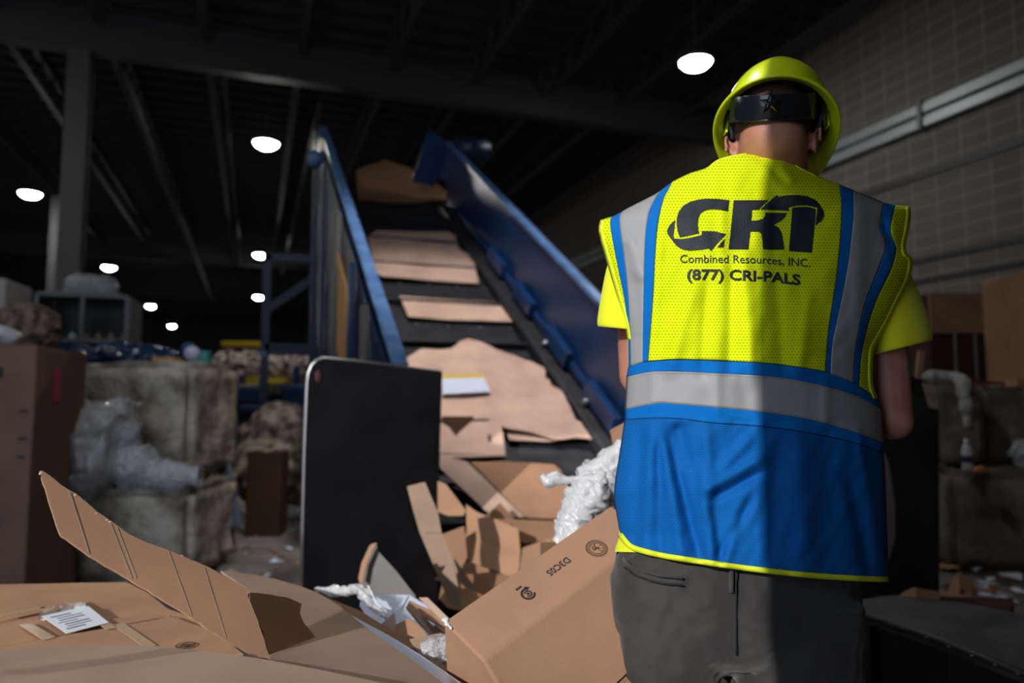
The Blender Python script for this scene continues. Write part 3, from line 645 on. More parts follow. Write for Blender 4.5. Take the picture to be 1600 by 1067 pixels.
# on the belt
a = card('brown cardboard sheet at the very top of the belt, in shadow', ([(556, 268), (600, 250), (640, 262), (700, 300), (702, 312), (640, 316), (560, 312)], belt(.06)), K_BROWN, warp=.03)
a = card('pale cardboard sheet high on the belt between two cleats', ([(574, 368), (590, 361), (700, 363), (712, 368), (716, 385), (738, 400), (748, 441), (600, 434), (588, 430)], belt(.06)), K_PINK, warp=.03)
a = card('narrow cardboard strip on the belt below the high sheet', ([(624, 463), (648, 465), (782, 472), (800, 503), (700, 499), (638, 495)], belt(.05)), K_PINK, warp=.02)
big = card('large crumpled pale cardboard sheet spread across the lower belt', ([(622, 572), (640, 558), (660, 546), (705, 545), (718, 535), (730, 529), (750, 535), (775, 547), (830, 562), (853, 572), (852, 590), (858, 592), (862, 602), (878, 610), (890, 640), (900, 655), (935, 668), (944, 672), (942, 680), (925, 684), (895, 680), (870, 682), (830, 672), (790, 668), (760, 655), (740, 655), (700, 655), (690, 655), (640, 640), (620, 600)], belt(.10)), K_PINK, warp=.05, freq=1.7, cuts=4)
tp_ = belt(.135)
lb_ = facets('shipping_label', [([(690, 588), (755, 587), (766, 612), (692, 616)], tp_)], BLUEPAPER, t=.002, warp=.002); tag(lb_, 'white shipping label with a yellow stripe on the crumpled belt cardboard', 'label')
facets('yellow_stripe', [([(690, 586), (755, 585), (757, 590), (690, 591)], belt(.137))], YEL, t=.003, warp=.001, parent=lb_)
o = card('dark brown patch standing for the notched shadow at the foot of the crumpled sheet', ([(690, 650), (740, 652), (738, 658), (722, 672), (712, 682), (702, 668), (690, 658)], belt(.12)), K_DARK, warp=.01)  # dark sheet drawn where the crumpled sheet casts a notched shadow
card('small cardboard piece with a printed mark just right of the black plate', ([(680, 655), (702, 668), (712, 682), (722, 672), (736, 660), (783, 657), (790, 712), (700, 708), (680, 708)], belt(.14)), K_PINK, warp=.01)
o = facets('printed_mark', [([(762, 679), (767, 679), (768, 690), (763, 690)], belt(.150))], STAMP, t=.001, warp=0); tag(o, 'small brown printed mark on the cardboard right of the black plate', 'print')
card('long cardboard panel sloping down right from the black plate', ([(682, 710), (790, 712), (705, 716), (730, 722), (818, 808), (790, 808), (772, 805), (757, 796), (688, 733)], belt(.17)), K_PINK, warp=.008)
card('square cardboard panel with a light fold left of the plastic wrap', [([(735, 722), (780, 721), (822, 802), (826, 810), (818, 808)], belt(.15)), ([(780, 721), (866, 726), (876, 735), (890, 770), (880, 811), (826, 810), (822, 802)], belt(.15))], K_TAN, warp=.012)
card('pale cardboard sliver under the right end of the crumpled sheet', ([(788, 668), (880, 676), (900, 684), (860, 690), (796, 688)], belt(.05)), K_PINK, warp=.01)
# scrap pile in front of the belt
def ip(x, y, d, tilt=0.35, turn=0):    # inclined plane through a point
    n = (-(CF*Vector((1, 1, 0))).normalized()*math.cos(tilt)+Vector((0, 0, 1))*math.sin(tilt)+CR*turn).normalized(); return (P(x, y, d), n)
card('small cardboard square wedged beside the black plate', ([(684, 752), (697, 757), (728, 798), (724, 806), (700, 806), (684, 800)], ip(700, 780, 3.45, .6)), K_TAN)
card('upright folded carton side in the middle of the scrap pile', [([(728, 788), (745, 800), (810, 826), (813, 862), (730, 836)], ip(770, 820, 3.35, .5, -.2)), ([(728, 836), (813, 862), (810, 898), (800, 902), (727, 875)], ip(770, 850, 3.30, .8, -.1))], K_TAN, name='folded_carton')
card('brown cardboard piece with a curved edge behind the folded carton', ([(738, 800), (760, 810), (880, 815), (872, 840), (820, 850), (800, 840), (770, 850)], ip(800, 830, 3.5, .9)), K_BROWN)
card('cardboard square lying right of the folded carton', ([(812, 858), (868, 838), (880, 860), (850, 900), (812, 890)], ip(830, 870, 3.25, .9)), K_TAN)
card('cardboard scrap low in the pile under the folded carton', ([(720, 900), (760, 895), (830, 905), (820, 930), (760, 940), (720, 925)], ip(770, 915, 3.1, .9)), K_BROWN)
card('slanted cardboard scrap left of the folded carton', ([(690, 835), (725, 822), (730, 870), (712, 905), (694, 880)], ip(710, 860, 3.2, .4, .3)), K_TAN)
card('dark narrow cardboard strip leaning in the pile', ([(700, 868), (712, 875), (748, 925), (742, 935), (715, 905)], ip(720, 900, 3.0, .3)), K_GREY)
card('brown cardboard sheet bottom of the pile behind the carton', ([(690, 915), (730, 920), (780, 940), (760, 960), (700, 950), (686, 935)], ip(730, 940, 2.9, 1.1)), K_BROWN)
for k in range(9):
    x = random.uniform(700, 900); y = random.uniform(800, 960); d = 3.3+random.uniform(-.1, .15); w_ = random.uniform(20, 45); h_ = random.uniform(12, 30); a_ = random.uniform(0, 3)
    q = [(x+w_*math.cos(a_)*i-h_*math.sin(a_)*j, y+w_*math.sin(a_)*i+h_*math.cos(a_)*j) for i, j in ((-1, -1), (1, -1), (1, 1), (-1, 1))]
    card('assorted cardboard scrap in the heap in front of the belt', (q, ip(x, y, d+.35, random.uniform(.4, 1.1), random.uniform(-.5, .5))), random.choice([K_BROWN, K_TAN, K_DARK]), 'cardboard scraps in the heap before the belt', cuts=1)
# strips in front of the black plate
card('tall narrow grey cardboard strip leaning against the black plate', [([(636, 760), (664, 753), (684, 800), (690, 832), (662, 832), (645, 795)], ip(660, 800, 2.9, .25)), ([(645, 795), (690, 832), (706, 870), (720, 935), (720, 952), (703, 945), (676, 880), (655, 830)], ip(660, 800, 2.9, .15))], K_GREY, warp=.01)
card('grey triangular cardboard corner standing below the black plate', ([(562, 900), (565, 880), (578, 852), (588, 848), (592, 862), (620, 893), (650, 932), (600, 940), (560, 930)], ip(600, 900, 2.5, .3, -.2)), K_GREYB, warp=.01)
card('thin pale torn cardboard edge along the grey triangular corner', ([(560, 905), (565, 880), (580, 850), (589, 848), (583, 858), (572, 885), (567, 912)], ip(600, 900, 2.46, .3, -.2)), K_TAN, cuts=1)
card('bluish white paper sheet lying on the scraps below the black plate', ([(565, 928), (640, 930), (700, 968), (712, 985), (640, 1000), (580, 975), (562, 945)], ip(620, 950, 2.1, 1.2)), BLUEPAPER, cat='paper', name='paper_sheet')
card('brown folded cardboard strip crossing the white paper', [([(634, 950), (640, 938), (705, 968), (712, 985), (690, 978), (650, 958)], ip(650, 960, 1.9, .9)), ([(634, 950), (650, 958), (700, 1000), (712, 1020), (690, 1012), (655, 975)], ip(650, 960, 1.9, .5))], K_TAN)
card('small bright cardboard triangle on the paper', ([(592, 978), (616, 956), (620, 985), (610, 990), (593, 985)], ip(605, 975, 1.75, .6)), K_PINK)
card('crumpled brown cardboard piece right of the bright triangle', ([(618, 975), (640, 965), (662, 985), (668, 1000), (640, 1008), (618, 1000)], ip(640, 985, 1.7, .8)), K_TAN, warp=.02)
card('cardboard sheet under the clear film left of the big carton', ([(640, 1000), (690, 990), (715, 1030), (735, 1075), (700, 1075), (660, 1030)], ip(690, 1030, 1.5, 1.1)), K_GREY)
card('pale cardboard strip running down left of the big carton', ([(655, 935), (668, 935), (712, 978), (705, 985)], ip(690, 960, 1.85, .9)), K_PINK, cuts=2)
for k, (x, y, a_, w_) in enumerate(((675, 985, .85, 44), (700, 1000, .95, 30), (658, 1014, .85, 30))):
    q = [(x+w_*math.cos(a_)*i-6*math.sin(a_)*j, y+w_*math.sin(a_)*i+6*math.cos(a_)*j) for i, j in ((-1, -1), (1, -1), (1, 1), (-1, 1))]
    card('narrow cardboard offcut in the tangle left of the big carton', (q, ip(x, y, 1.85+.03*k, .9, .2)), (K_GREY, K_PINK, K_TAN)[k % 3], 'narrow offcuts left of the big carton', cuts=1)
# clear/white film bits
film('plastic_film', [(P(x, y, d), r) for x, y, d, r in ((492, 920, 2.2, .008), (515, 922, 2.15, .014), (540, 922, 2.1, .018), (556, 918, 2.05, .02), (572, 932, 2.0, .016), (584, 946, 2.0, .018), (600, 958, 1.95, .012))], FILMW, 2, 120, 26, .4, None, 40, 'thin white film scrunched along the edge of the grey sheet', wrap=1.2)
film('plastic_film', [(P(x, y, 1.5), .022) for x, y in ((668, 1022), (685, 1012), (700, 1016), (706, 1032), (692, 1040))], FILM, 2, 60, 26, .4, None, 30, 'clear plastic film scrap left of the big carton')
s = MB()
for k in range(3):
    pts = [P(575+i*5+k*4, 915+k*9+i*9+random.uniform(-3, 3), 2.0) for i in range(8)]; s.tube(pts, .0025, 6)
tag(s.build('plastic_strap', PAPER, None, True), 'thin white plastic strapping trailing over the paper', 'strap')
# white plastic wrap right of centre
wr = [(848, 741, .010), (853, 755, .014), (862, 747, .013), (875, 748, .010), (890, 750, .014), (905, 744, .022), (920, 738, .03), (938, 732, .034), (955, 725, .038), (968, 715, .035), (952, 745, .035), (930, 752, .035), (910, 765, .032), (900, 785, .032), (890, 805, .030), (884, 825, .028), (905, 800, .03), (918, 780, .03), (940, 770, .03), (878, 845, .02)]
film('plastic_wrap', [(P(x, y, 1.9), r) for x, y, r in ((846, 742, .008), (856, 752, .016), (866, 748, .010), (880, 750, .009), (895, 750, .014), (915, 748, .034), (934, 752, .052), (920, 775, .050), (905, 800, .042), (893, 825, .034), (878, 850, .026))], FILMW, 7, 150, 34, .30, None, 26, 'bunched milky plastic wrap with a knotted end behind the big carton', 'plastic wrap', 1.7)
film('plastic_wrap', [(P(x, y, 1.95), r) for x, y, r in ((905, 800, .04), (925, 775, .045), (940, 750, .045), (952, 732, .04), (968, 705, .022), (975, 690, .015))], FILMW, 6, 110, 34, .30, None, 26, 'milky plastic wrap fold running up to the worker vest', 'plastic wrap', 1.6)
bale('stack of flattened cardboard hidden under the plastic wrap', [tuple(P(x, 900, d).xy) for x, d in ((850, 1.78), (960, 1.85), (975, 2.3), (850, 2.3))], .775)
bale('stack of flattened cardboard buried in the heap before the belt', [tuple(P(x, 900, d).xy) for x, d in ((725, 3.15), (850, 3.15), (850, 3.6), (725, 3.6))], .34)
bale('stack of flattened cardboard under the white paper and offcuts', [tuple(P(x, 900, d).xy) for x, d in ((585, 1.75), (700, 1.6), (715, 2.3), (590, 2.3))], .46)
card('pale cardboard edge showing between the vest and the plastic wrap', ([(953, 672), (985, 655), (1000, 868), (972, 868), (966, 735)], ip(970, 700, 2.2, .05)), K_TAN, warp=.004)
# ------------------------------------------------------------------ big carton in the front
A = P(701, 965, 1.32); B = P(959, 786, 1.60); Fp = P(732, 1051, 1.22)
Lx = (B-A).normalized(); Wv = Fp-A; Wy = (Wv-Lx*Wv.dot(Lx)); wl = Wy.length; Wy.normalize(); Hn = Wy.cross(Lx).normalized()
if Hn.z > 0: Hn = -Hn
A0 = A-Lx*.012; LL = .47; HH = .15
bc = thing('shipping_carton', 'large brown carton with a printed round stamp tilted in front of the worker', 'cardboard box', A0+Hn*HH)
D2 = (Wy*math.cos(.62)+Hn*math.sin(.62))*.175
q = [A0, A0+Wy*wl, A0+Wy*wl+D2, A0+Hn*HH]
MB().hexa(q, [p_+Lx*LL for p_ in q]).build('body', K_TAN, bc, bevel=.006, seg=3); fixn(bc.children[0])
o = blobs('torn_corner', [(A0+Lx*.004-Hn*.001, (.008, .006, .004)), (A0+Wy*.010+Lx*.001, (.006, .007, .003)), (A0+Wy*.020+Lx*.001, (.003, .007, .003))], PAPER, .002, .004, .008, parent=bc); o['label'] = 'white torn corner'
# slightly lower carton edge beside it
a1 = A0+D2*1.06+Wy*(wl-.15)+Lx*.14
q = [a1, a1+Lx*.32, a1+Lx*.32+Wy*.16, a1+Wy*.16]
oc = thing('shipping_carton', 'second brown carton showing only its edge under the large tilted one', 'cardboard box', a1+Hn*.12)
MB().hexa([p_+Hn*.12 for p_ in q], q).build('body', K_BROWN, oc, bevel=.006); fixn(oc.children[0])
# prints on the carton, drawn in face coordinates (u along the carton, v across)
n_up = -Hn
plF = (A, n_up)
def face_uv(px, py):
    p_ = PP(px, py, plF)-A; return p_.dot(Lx), p_.dot(Wy)
def decal(name, polys, m, lift=.0008, th=.0006):
    s = MB()
    for po in polys:
        k = len(po); a_ = [A+Lx*u+Wy*v+n_up*lift for u, v in po]; b2 = [p_+n_up*th for p_ in a_]
        s.add(a_+b2, [tuple(range(k)), tuple(range(k, 2*k))[::-1]]+[(i, (i+1) % k, (i+1) % k+k, i+k) for i in range(k)])
    return s.build(name, m, bc)
def arc(c, r0, r1, a0, a1, n=20):
    out = []
    for i in range(n):
        t0 = a0+(a1-a0)*i/n; t1 = a0+(a1-a0)*(i+1)/n
        out.append([(c[0]+r*math.cos(t), c[1]+r*math.sin(t)) for r, t in ((r0, t0), (r1, t0), (r1, t1), (r0, t1))])
    return out
cu, cv_ = face_uv(932, 857); tp = 2*math.pi; pol = arc((cu, cv_), .0215, .0228, 0, tp, 40)+arc((cu, cv_), .0145, .0153, 0, tp, 30)
for k in range(30):
    a_ = random.random()*tp; r = random.uniform(.0, .013); x, y = cu+r*math.cos(a_), cv_+r*math.sin(a_); pol += arc((x, y), .0012, .0019, a_, a_+4, 6)
for k in range(26):
    a_ = k/26*tp; pol.append([(cu+r*math.cos(t), cv_+r*math.sin(t)) for r, t in ((.0165, a_), (.0205, a_+.03), (.0205, a_+.12), (.0165, a_+.08))])
decal('round_stamp', pol, STAMP)
cu, cv_ = face_uv(825, 928); pol = arc((cu, cv_), .0105, .0145, .5, 5.2, 24)+arc((cu, cv_), .0055, .008, -2.4, 2.6, 16)+arc((cu-.0, cv_), 0, .003, 0, tp, 10)
pol.append([(cu+.005, cv_-.018), (cu+.013, cv_-.010), (cu+.004, cv_-.0075)])
for k in range(5): pol.append([(cu-.011+k*.003, cv_-.024), (cu-.009+k*.003, cv_-.024), (cu-.009+k*.003, cv_-.0195), (cu-.011+k*.003, cv_-.0195)])
decal('recycling_mark', pol, INK)
def text_mesh(body, size, bold=0, res=3, spacing=1):
    c_ = bpy.data.curves.new('lettering', 'FONT'); c_.body = body; c_.size = size; c_.offset = bold; c_.resolution_u = res; c_.align_x = 'CENTER'; c_.space_character = spacing
    o_ = bpy.data.objects.new('lettering', c_); me = bpy.data.meshes.new_from_object(o_)
    vs = [v.co.copy() for v in me.vertices]; fs = [tuple(p_.vertices) for p_ in me.polygons]
    bpy.data.objects.remove(o_); bpy.data.curves.remove(c_); bpy.data.meshes.remove(me); return vs, fs
vs, fs = text_mesh('D3C05', .021, .0003)
cu, cv_ = face_uv(872, 885); ca, sa = math.cos(math.pi+.0), math.sin(math.pi+.0)
w2 = [A+Lx*(cu+(v.x*ca-v.y*sa))-Wy*(-cv_+(v.x*sa+v.y*ca)+.006)*1+n_up*.0012 for v in vs]
MO('printed_code', w2, fs, INK, bc)
# ------------------------------------------------------------------ sheets in the foreground
zB = .68
gB = card('wide flattened carton lying at the left with a shipping label taped on it', ([(-160, 916), (0, 914), (120, 911), (198, 910), (230, 926), (262, 952), (330, 978), (375, 1040), (-160, 1040)], planeZ(zB)), K_TAN, warp=.002, t=.004, name='flattened_carton')
card('carton flap lying over the flattened carton at its near left', ([(-160, 1020), (0, 984), (75, 975), (245, 962), (268, 962), (140, 985), (0, 1012), (-160, 1030)], planeZ(zB+.010)), K_TAN, warp=.003, t=.003, name='carton_flap')
card('front flap of the flattened carton with a small round print', ([(-160, 1060), (0, 1013), (110, 992), (248, 968), (262, 962), (330, 985), (380, 1022), (345, 1024), (230, 1012), (100, 1014), (0, 1026), (-160, 1075)], planeZ(zB+.015)), K_TAN, warp=.003, t=.003, name='carton_flap')
s = MB(); pp_ = PZ(290, 1008, zB+.0185); s.lathe(pp_, [(.016, 0), (.020, 0), (.020, .0006), (.016, .0006)], 20).lathe(pp_, [(0, 0), (.009, 0), (.009, .0006)], 12)
tag(s.build('round_print', STAMP), 'small round print on the front carton flap', 'print')
for pts, lab in (([(0, 962), (70, 948), (110, 985)], 'clear packing tape strip running to the label'), ([(40, 975), (78, 998)], 'short packing tape strip left of the label'), ([(108, 938), (175, 982)], 'clear packing tape strip crossing the flattened carton'), ([(185, 975), (235, 1010)], 'clear packing tape strip over the front carton flap')):
    o = strip('packing_tape', pts, planeZ(zB+.0185), .022, TAPE, None, 0); tag(o, lab, 'tape')
lb_ = facets('shipping_label', [([(65, 963), (138, 947), (170, 973), (104, 990)], planeZ(zB+.0205))], PAPER, t=.001, warp=.0005, cuts=1); tag(lb_, 'white shipping label with printed lines on the flattened carton', 'label')
nt_ = []
for k in range(7):
    t0 = .14+k*.11; pa = (65+(104-65)*t0, 963+(990-963)*t0); pb = (138+(170-138)*t0, 947+(973-947)*t0)
    e0, e1 = (.2, .75) if k % 3 else (.12, .55)
    nt_.append(strip('print_line', [(pa[0]+(pb[0]-pa[0])*e0, pa[1]+(pb[1]-pa[1])*e0), (pa[0]+(pb[0]-pa[0])*e1, pa[1]+(pb[1]-pa[1])*e1)], planeZ(zB+.0217), .0045 if k % 2 else .008, mat('grey print', (.25, .25, .3), .8), lb_, 0))
film('plastic_film', [(PZ(x, y, zB+.022), .009) for x, y in ((66, 962), (90, 955), (110, 951), (130, 950))], FILM, 2, 50, 16, .4, None, 40, 'clear label pouch film wrinkled over the shipping label', wrap=1)
# supporting bodies under the sheets
bale('stack of flattened cardboard holding up the labelled carton', gq([(-120, 1035), (330, 1035), (215, 925), (-60, 925)], zB-.03), zB-.03)
# right-hand grey sheet
pD = plane3(P(370, 900, 1.98), P(690, 1067, 1.24), P(470, 1067, 1.15))
D_ol = [(345, 892), (395, 898), (430, 905), (470, 917), (500, 929), (530, 948), (548, 962), (585, 992), (640, 1030), (692, 1070), (715, 1100), (480, 1120), (440, 1060), (421, 1031), (400, 960), (386, 921)]
gD = card('broad smooth greyish cardboard sheet in the lower middle', (D_ol, pD), K_GREY, warp=.004, name='cardboard_sheet')
def shifted(ol, dx, dy): return [(x+dx, y+dy) for x, y in ol]
def under(pl, off): return (pl[0]-Vector((0, 0, off)), pl[1])
card('bluish white sheet sticking out under the broad grey sheet', ([(500, 935), (548, 962), (600, 990), (650, 1020), (738, 1080), (738, 1110), (600, 1110), (520, 1000)], under(pD, .012)), BLUEPAPER, warp=.003)
card('brown cardboard edge beneath the white sheet', ([(500, 930), (560, 955), (612, 988), (680, 1030), (750, 1085), (745, 1110), (600, 1110), (500, 990)], under(pD, .028)), K_BROWN, warp=.004)
bale('stack of flattened cardboard under the broad grey sheet', gq([(430, 1110), (690, 1110), (540, 985), (420, 960)], .60), .60)
o = card('curved cardboard sheet across the bottom left corner of the frame', ([(-200, 1040), (-80, 1022), (0, 1017), (100, 1010), (230, 1010), (330, 1020), (420, 1033), (500, 1049), (560, 1062), (640, 1080), (740, 1120), (740, 1400), (-300, 1400)], planeZ(.775)), K_GREY, warp=.004, name='cardboard_sheet', freq=1.2)
bale('stack of flattened cardboard under the curved bottom sheet', gq([(-120, 1380), (560, 1380), (430, 1050), (-20, 1040)], .74), .74)
# long diagonal flap: two creased panels
pA = plane3(P(70, 742, 1.25), P(386, 921, 1.33), P(421, 1030, 1.27))
A1 = [(62, 737), (66, 737), (78, 745), (92, 757), (106, 766), (118, 772), (150, 800), (168, 812), (182, 822), (205, 838), (222, 846), (280, 868), (330, 890), (386, 921), (388, 940), (402, 970), (412, 1000), (421, 1031), (390, 1022), (350, 1000), (270, 948), (200, 905), (140, 870), (110, 848), (95, 838), (92, 832), (78, 790)]
pA2 = plane3(P(388, 925, 1.33), P(421, 1031, 1.27), P(508, 1045, 1.40))
A2 = [(389, 927), (420, 930), (445, 934), (470, 944), (467, 958), (474, 975), (490, 995), (500, 1012), (507, 1036), (500, 1046), (470, 1042), (421, 1031), (412, 1000), (402, 970), (388, 940)]
fl = thing('folded_flap', 'long folded cardboard flap sticking up to the left in the foreground', 'cardboard', P(421, 1031, 1.22))
facets('panel', [(A1, pA)], K_TAN, warp=.002, parent=fl, edge_jit=.9); o = facets('panel', [(A2, pA2)], K_BROWN, warp=.004, parent=fl, edge_jit=.9); o['label'] = 'folded end panel with its shade put into a darker colour'  # end panel folds away from the light; the browner board paints that shade
nA = pA[1] if pA[1].dot(CF) < 0 else -pA[1]
for a_, b2 in (((107, 768), (138, 866)), ((262, 862), (298, 962)), ((318, 888), (352, 998)), ((172, 820), (205, 905)), ((182, 826), (212, 905))):
    s = MB(); s.beam(PP(*a_, pA)+nA*.0036, PP(*b2, pA)+nA*.0036, .0022, .0004, nA); s.build('crease', K_GREY, fl)
for k, (x, y) in enumerate(((64, 740), (110, 770), (116, 774), (150, 803), (166, 813), (170, 816), (185, 826), (205, 839), (282, 869))):
    MB().ell(PP(x, y, pA), (.0035+.0015*(k % 3), .0035, .0025), None, 8, 5).build('torn_tuft', TORN, fl, True)
s = MB()
for a_, b2 in zip(A1[:13], A1[1:14]): s.beam(PP(a_[0], a_[1]+1, pA), PP(b2[0], b2[1]+1, pA), .004, .0035, nA)
s.build('torn_strip', TORN, fl)
# ------------------------------------------------------------------ right side: deck, boxes, pallets, debris
zD = .5
dk = thing('steel_deck', 'low dark steel platform at the bottom right corner', 'platform', tuple(PZ(1480, 1000, zD).xy)+(0,))
q = [PZ(x, y, zD) for x, y in ((1347, 957), (1480, 1003), (1640, 1066), (1760, 1020), (1640, 968), (1500, 940), (1400, 930), (1347, 936))]
MB_ = MB(); k = len(q); th = Vector((0, 0, .03)); MB_.add([p_-th for p_ in q]+q, [tuple(range(k))[::-1], tuple(range(k, 2*k))]+[(i, (i+1) % k, (i+1) % k+k, i+k) for i in range(k)]); fixn(MB_.build('top_plate', DECKM, dk))
q2 = [q[0], q[1], q[2]]
for a_, b2 in zip(q2, q2[1:]):
    s = MB(); s.hexa([Vector((a_.x, a_.y, .12)), Vector((b2.x, b2.y, .12)), Vector((b2.x, b2.y, .12))+CR*.03, Vector((a_.x, a_.y, .12))+CR*.03], [a_-th, b2-th, b2-th+CR*.03, a_-th+CR*.03]); s.build('side_panel', STEEL_B, dk)
s = MB(); s.tube([p_+Vector((0, 0, -.004)) for p_ in q2], .010, 8); s.build('worn_edge', STEEL_G, dk, True)
for i in range(7): MB().ell(PZ(1375+i*36, 968+i*14.4, zD)+Vector((0, 0, .002)), (.007, .007, .003), None, 8, 5).build('bolt', COLM, dk, True)
for i in (0, 2, 4, 6):
    v = q[i]; v = v.lerp(q[(i+4) % 8], .04); MB().box((v.x, v.y, .235), (.04, .04, .235)).build('leg', STEEL_B, dk)
s = strip('green_mark', [(1385, 948), (1440, 960), (1500, 972), (1560, 978)], planeZ(zD), .012, mat('green paint scuff', (.015, .09, .05), .5), dk, .001)
s = strip('yellow_mark', [(1488, 993), (1506, 994)], planeZ(zD), .018, mat('yellow paint spot', (.16, .17, .03), .5), dk, .001)
# cartons behind the deck
PCS = [((1395, 1470, 917, 937), 3.0, K_TAN, 'flat cardboard piece lying behind the steel deck beside the worker'), ((1478, 1520, 895, 930), 3.3, K_TAN, 'crumpled cardboard lump on the floor behind the deck'), ((1505, 1530, 915, 930), 3.3, K_BROWN, 'small crumpled brown scrap right of the cardboard lump'), ((1538, 1560, 912, 926), 3.6, K_TAN, 'small cardboard scrap at the foot of the right concrete block')]
for (x0, x1, y0, y1), d, m_, lab in PCS:
    c = P((x0+x1)/2, (y0+y1)/2, d); h_ = (y1-y0)/FPX*d/2; w_ = (x1-x0)/FPX*d/2
    card(lab, [([(x0, y1), (x0+.25*(x1-x0), y0+.3*(y1-y0)), (x0+.45*(x1-x0), y0), (x0+.5*(x1-x0), y1)], ip(x0, y1, d, .6, -.3)), ([(x0+.45*(x1-x0), y0), (x1, y0+.4*(y1-y0)), (x1-3, y1), (x0+.5*(x1-x0), y1)], ip(x0, y1, d, .5, .3))], m_, name='cardboard_scrap', warp=.02)
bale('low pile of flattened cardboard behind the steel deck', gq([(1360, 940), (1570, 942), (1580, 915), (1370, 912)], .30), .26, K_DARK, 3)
for k in range(26):
    x = random.uniform(1475, 1640); y = random.uniform(885, 945); p_ = PZ(x, y, 0.0 if y < 905 else .0)
    r = random.uniform(.03, .09); a_ = random.random()*3
    q = [p_+Vector((r*math.cos(a_+t)*(1 if i % 2 else .7), r*math.sin(a_+t), .012+random.uniform(0, .03))) for i, t in enumerate((0, 1.4, 3.0, 4.5))]
    o = MO('floor_scrap', q+[v+Vector((0, 0, .004)) for v in q], [(3, 2, 1, 0), (4, 5, 6, 7), (0, 1, 5, 4), (1, 2, 6, 5), (2, 3, 7, 6), (3, 0, 4, 7)], random.choice([BLUEPAPER, K_BROWN, K_TAN, PAPER, K_DARK])); tag(o, 'small paper or cardboard scrap littering the floor by the right concrete block', 'scrap', 'floor scraps at right')
for k in range(60):
    x = random.uniform(335, 474); y = random.uniform(770, 905); p_ = PZ(x, y, 0)
    r = random.uniform(.015, .06); a_ = random.random()*3
    q = [p_+Vector((r*math.cos(a_+t)*(1 if i % 2 else .6), r*math.sin(a_+t), .008+random.uniform(0, .03))) for i, t in enumerate((0, 1.4, 3.0, 4.5))]
    o = MO('floor_scrap', q+[v+Vector((0, 0, .003)) for v in q], [(3, 2, 1, 0), (4, 5, 6, 7), (0, 1, 5, 4), (1, 2, 6, 5), (2, 3, 7, 6), (3, 0, 4, 7)], random.choice([BLUEPAPER, FILMW, FILM, K_GREY, PAPER, K_BROWN])); tag(o, 'small film or paper scrap on the floor of the gap left of the black plate', 'scrap', 'floor scraps in the gap')
c = P(1495, 560, 7.6)
t = thing('strapped_bale', 'wide dark brown strapped cardboard bale against the right wall', 'bale', (c.x, c.y, 0))
MB().box((c.x, c.y, 1.14), (.56, .5, 1.14), -.35).build('load', K_DARK, t, bevel=.02)
R_ = Matrix.Rotation(-.35, 3, 'Z')
for u in (-.32, -.12): 
    v = R_@Vector((u, -.505, 0)); MB().box((c.x+v.x, c.y+v.y, 1.14), (.010, .004, 1.14), -.35).build('strap', GALV, t)
v = R_@Vector((0, -.51, 0)); MB().box((c.x+v.x, c.y+v.y, 2.08), (.56, .012, .2), -.35).build('top_sheet', K_BROWN, t)
MB().box((c.x+v.x, c.y+v.y, 1.34), (.56, .012, .05), -.35).build('bottom_sheet', K_BROWN, t)
c = P(1652, 560, 6.3); t = thing('wrapped_pallet', 'film wrapped pallet of cartons with a white label at the right edge', 'pallet load', (c.x, c.y, 0))
MB().box((c.x, c.y, 1.16), (.40, .36, 1.16), -.35).build('load', K_BROWN, t, bevel=.02)
for zz in (1.6, 1.85, 2.1):
    film('film_wrap', [(Vector((c.x, c.y, zz))+R_@Vector((-.36+.12*k, -.385, .03*math.sin(k*2.1+zz*9))), .045) for k in range(7)], FILM, 2, 60, 20, .4, t, 12, None, wrap=1.0)
v = R_@Vector((-.24, -.375, 0)); MB().box((c.x+v.x, c.y+v.y, 1.96), (.11, .003, .17), -.35).build('label_sheet', BLUEPAPER, t)
c = P(1622, 620, 6.0); carton('cardboard_box', 'light brown carton resting at the right edge under the wrapped pallet', (c.x, c.y, 0), (.24, .17, .14), -.5, K_TAN, z0=1.09)
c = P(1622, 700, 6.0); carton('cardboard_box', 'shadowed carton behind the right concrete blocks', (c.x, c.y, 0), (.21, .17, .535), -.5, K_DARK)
film('plastic_film', [(P(1592, 690, 5.2), .05), (P(1600, 715, 5.2), .08), (P(1612, 728, 5.2), .06)], FILM, 3, 50, 30, .4, None, 14, 'clear film bundle at the right edge beside the concrete block')
tag(MB().beam(P(1430, 640, 3.87), P(1439, 548, 3.87), .03, .02, CF).build('wood_stick', K_TAN), 'short upright wooden stick behind the worker right elbow', 'stick')
tag(MB().tube([P(1510, 594, 5.6), P(1570, 600, 5.7)], .012, 8).build('red_cable', mat('dark red cable', (.18, .02, .02), .5)), 'dark red cable lying across the tops of the right concrete blocks', 'cable')
card('pale hanging sheet between the worker and the right steel plate', ([(1376, 700), (1388, 720), (1398, 790), (1399, 840), (1390, 872), (1380, 880), (1360, 880), (1360, 700)], (pr[0]-nn*.014, pr[1])), mat('pale fibre sheet', (.30, .25, .22), .8), warp=.01)
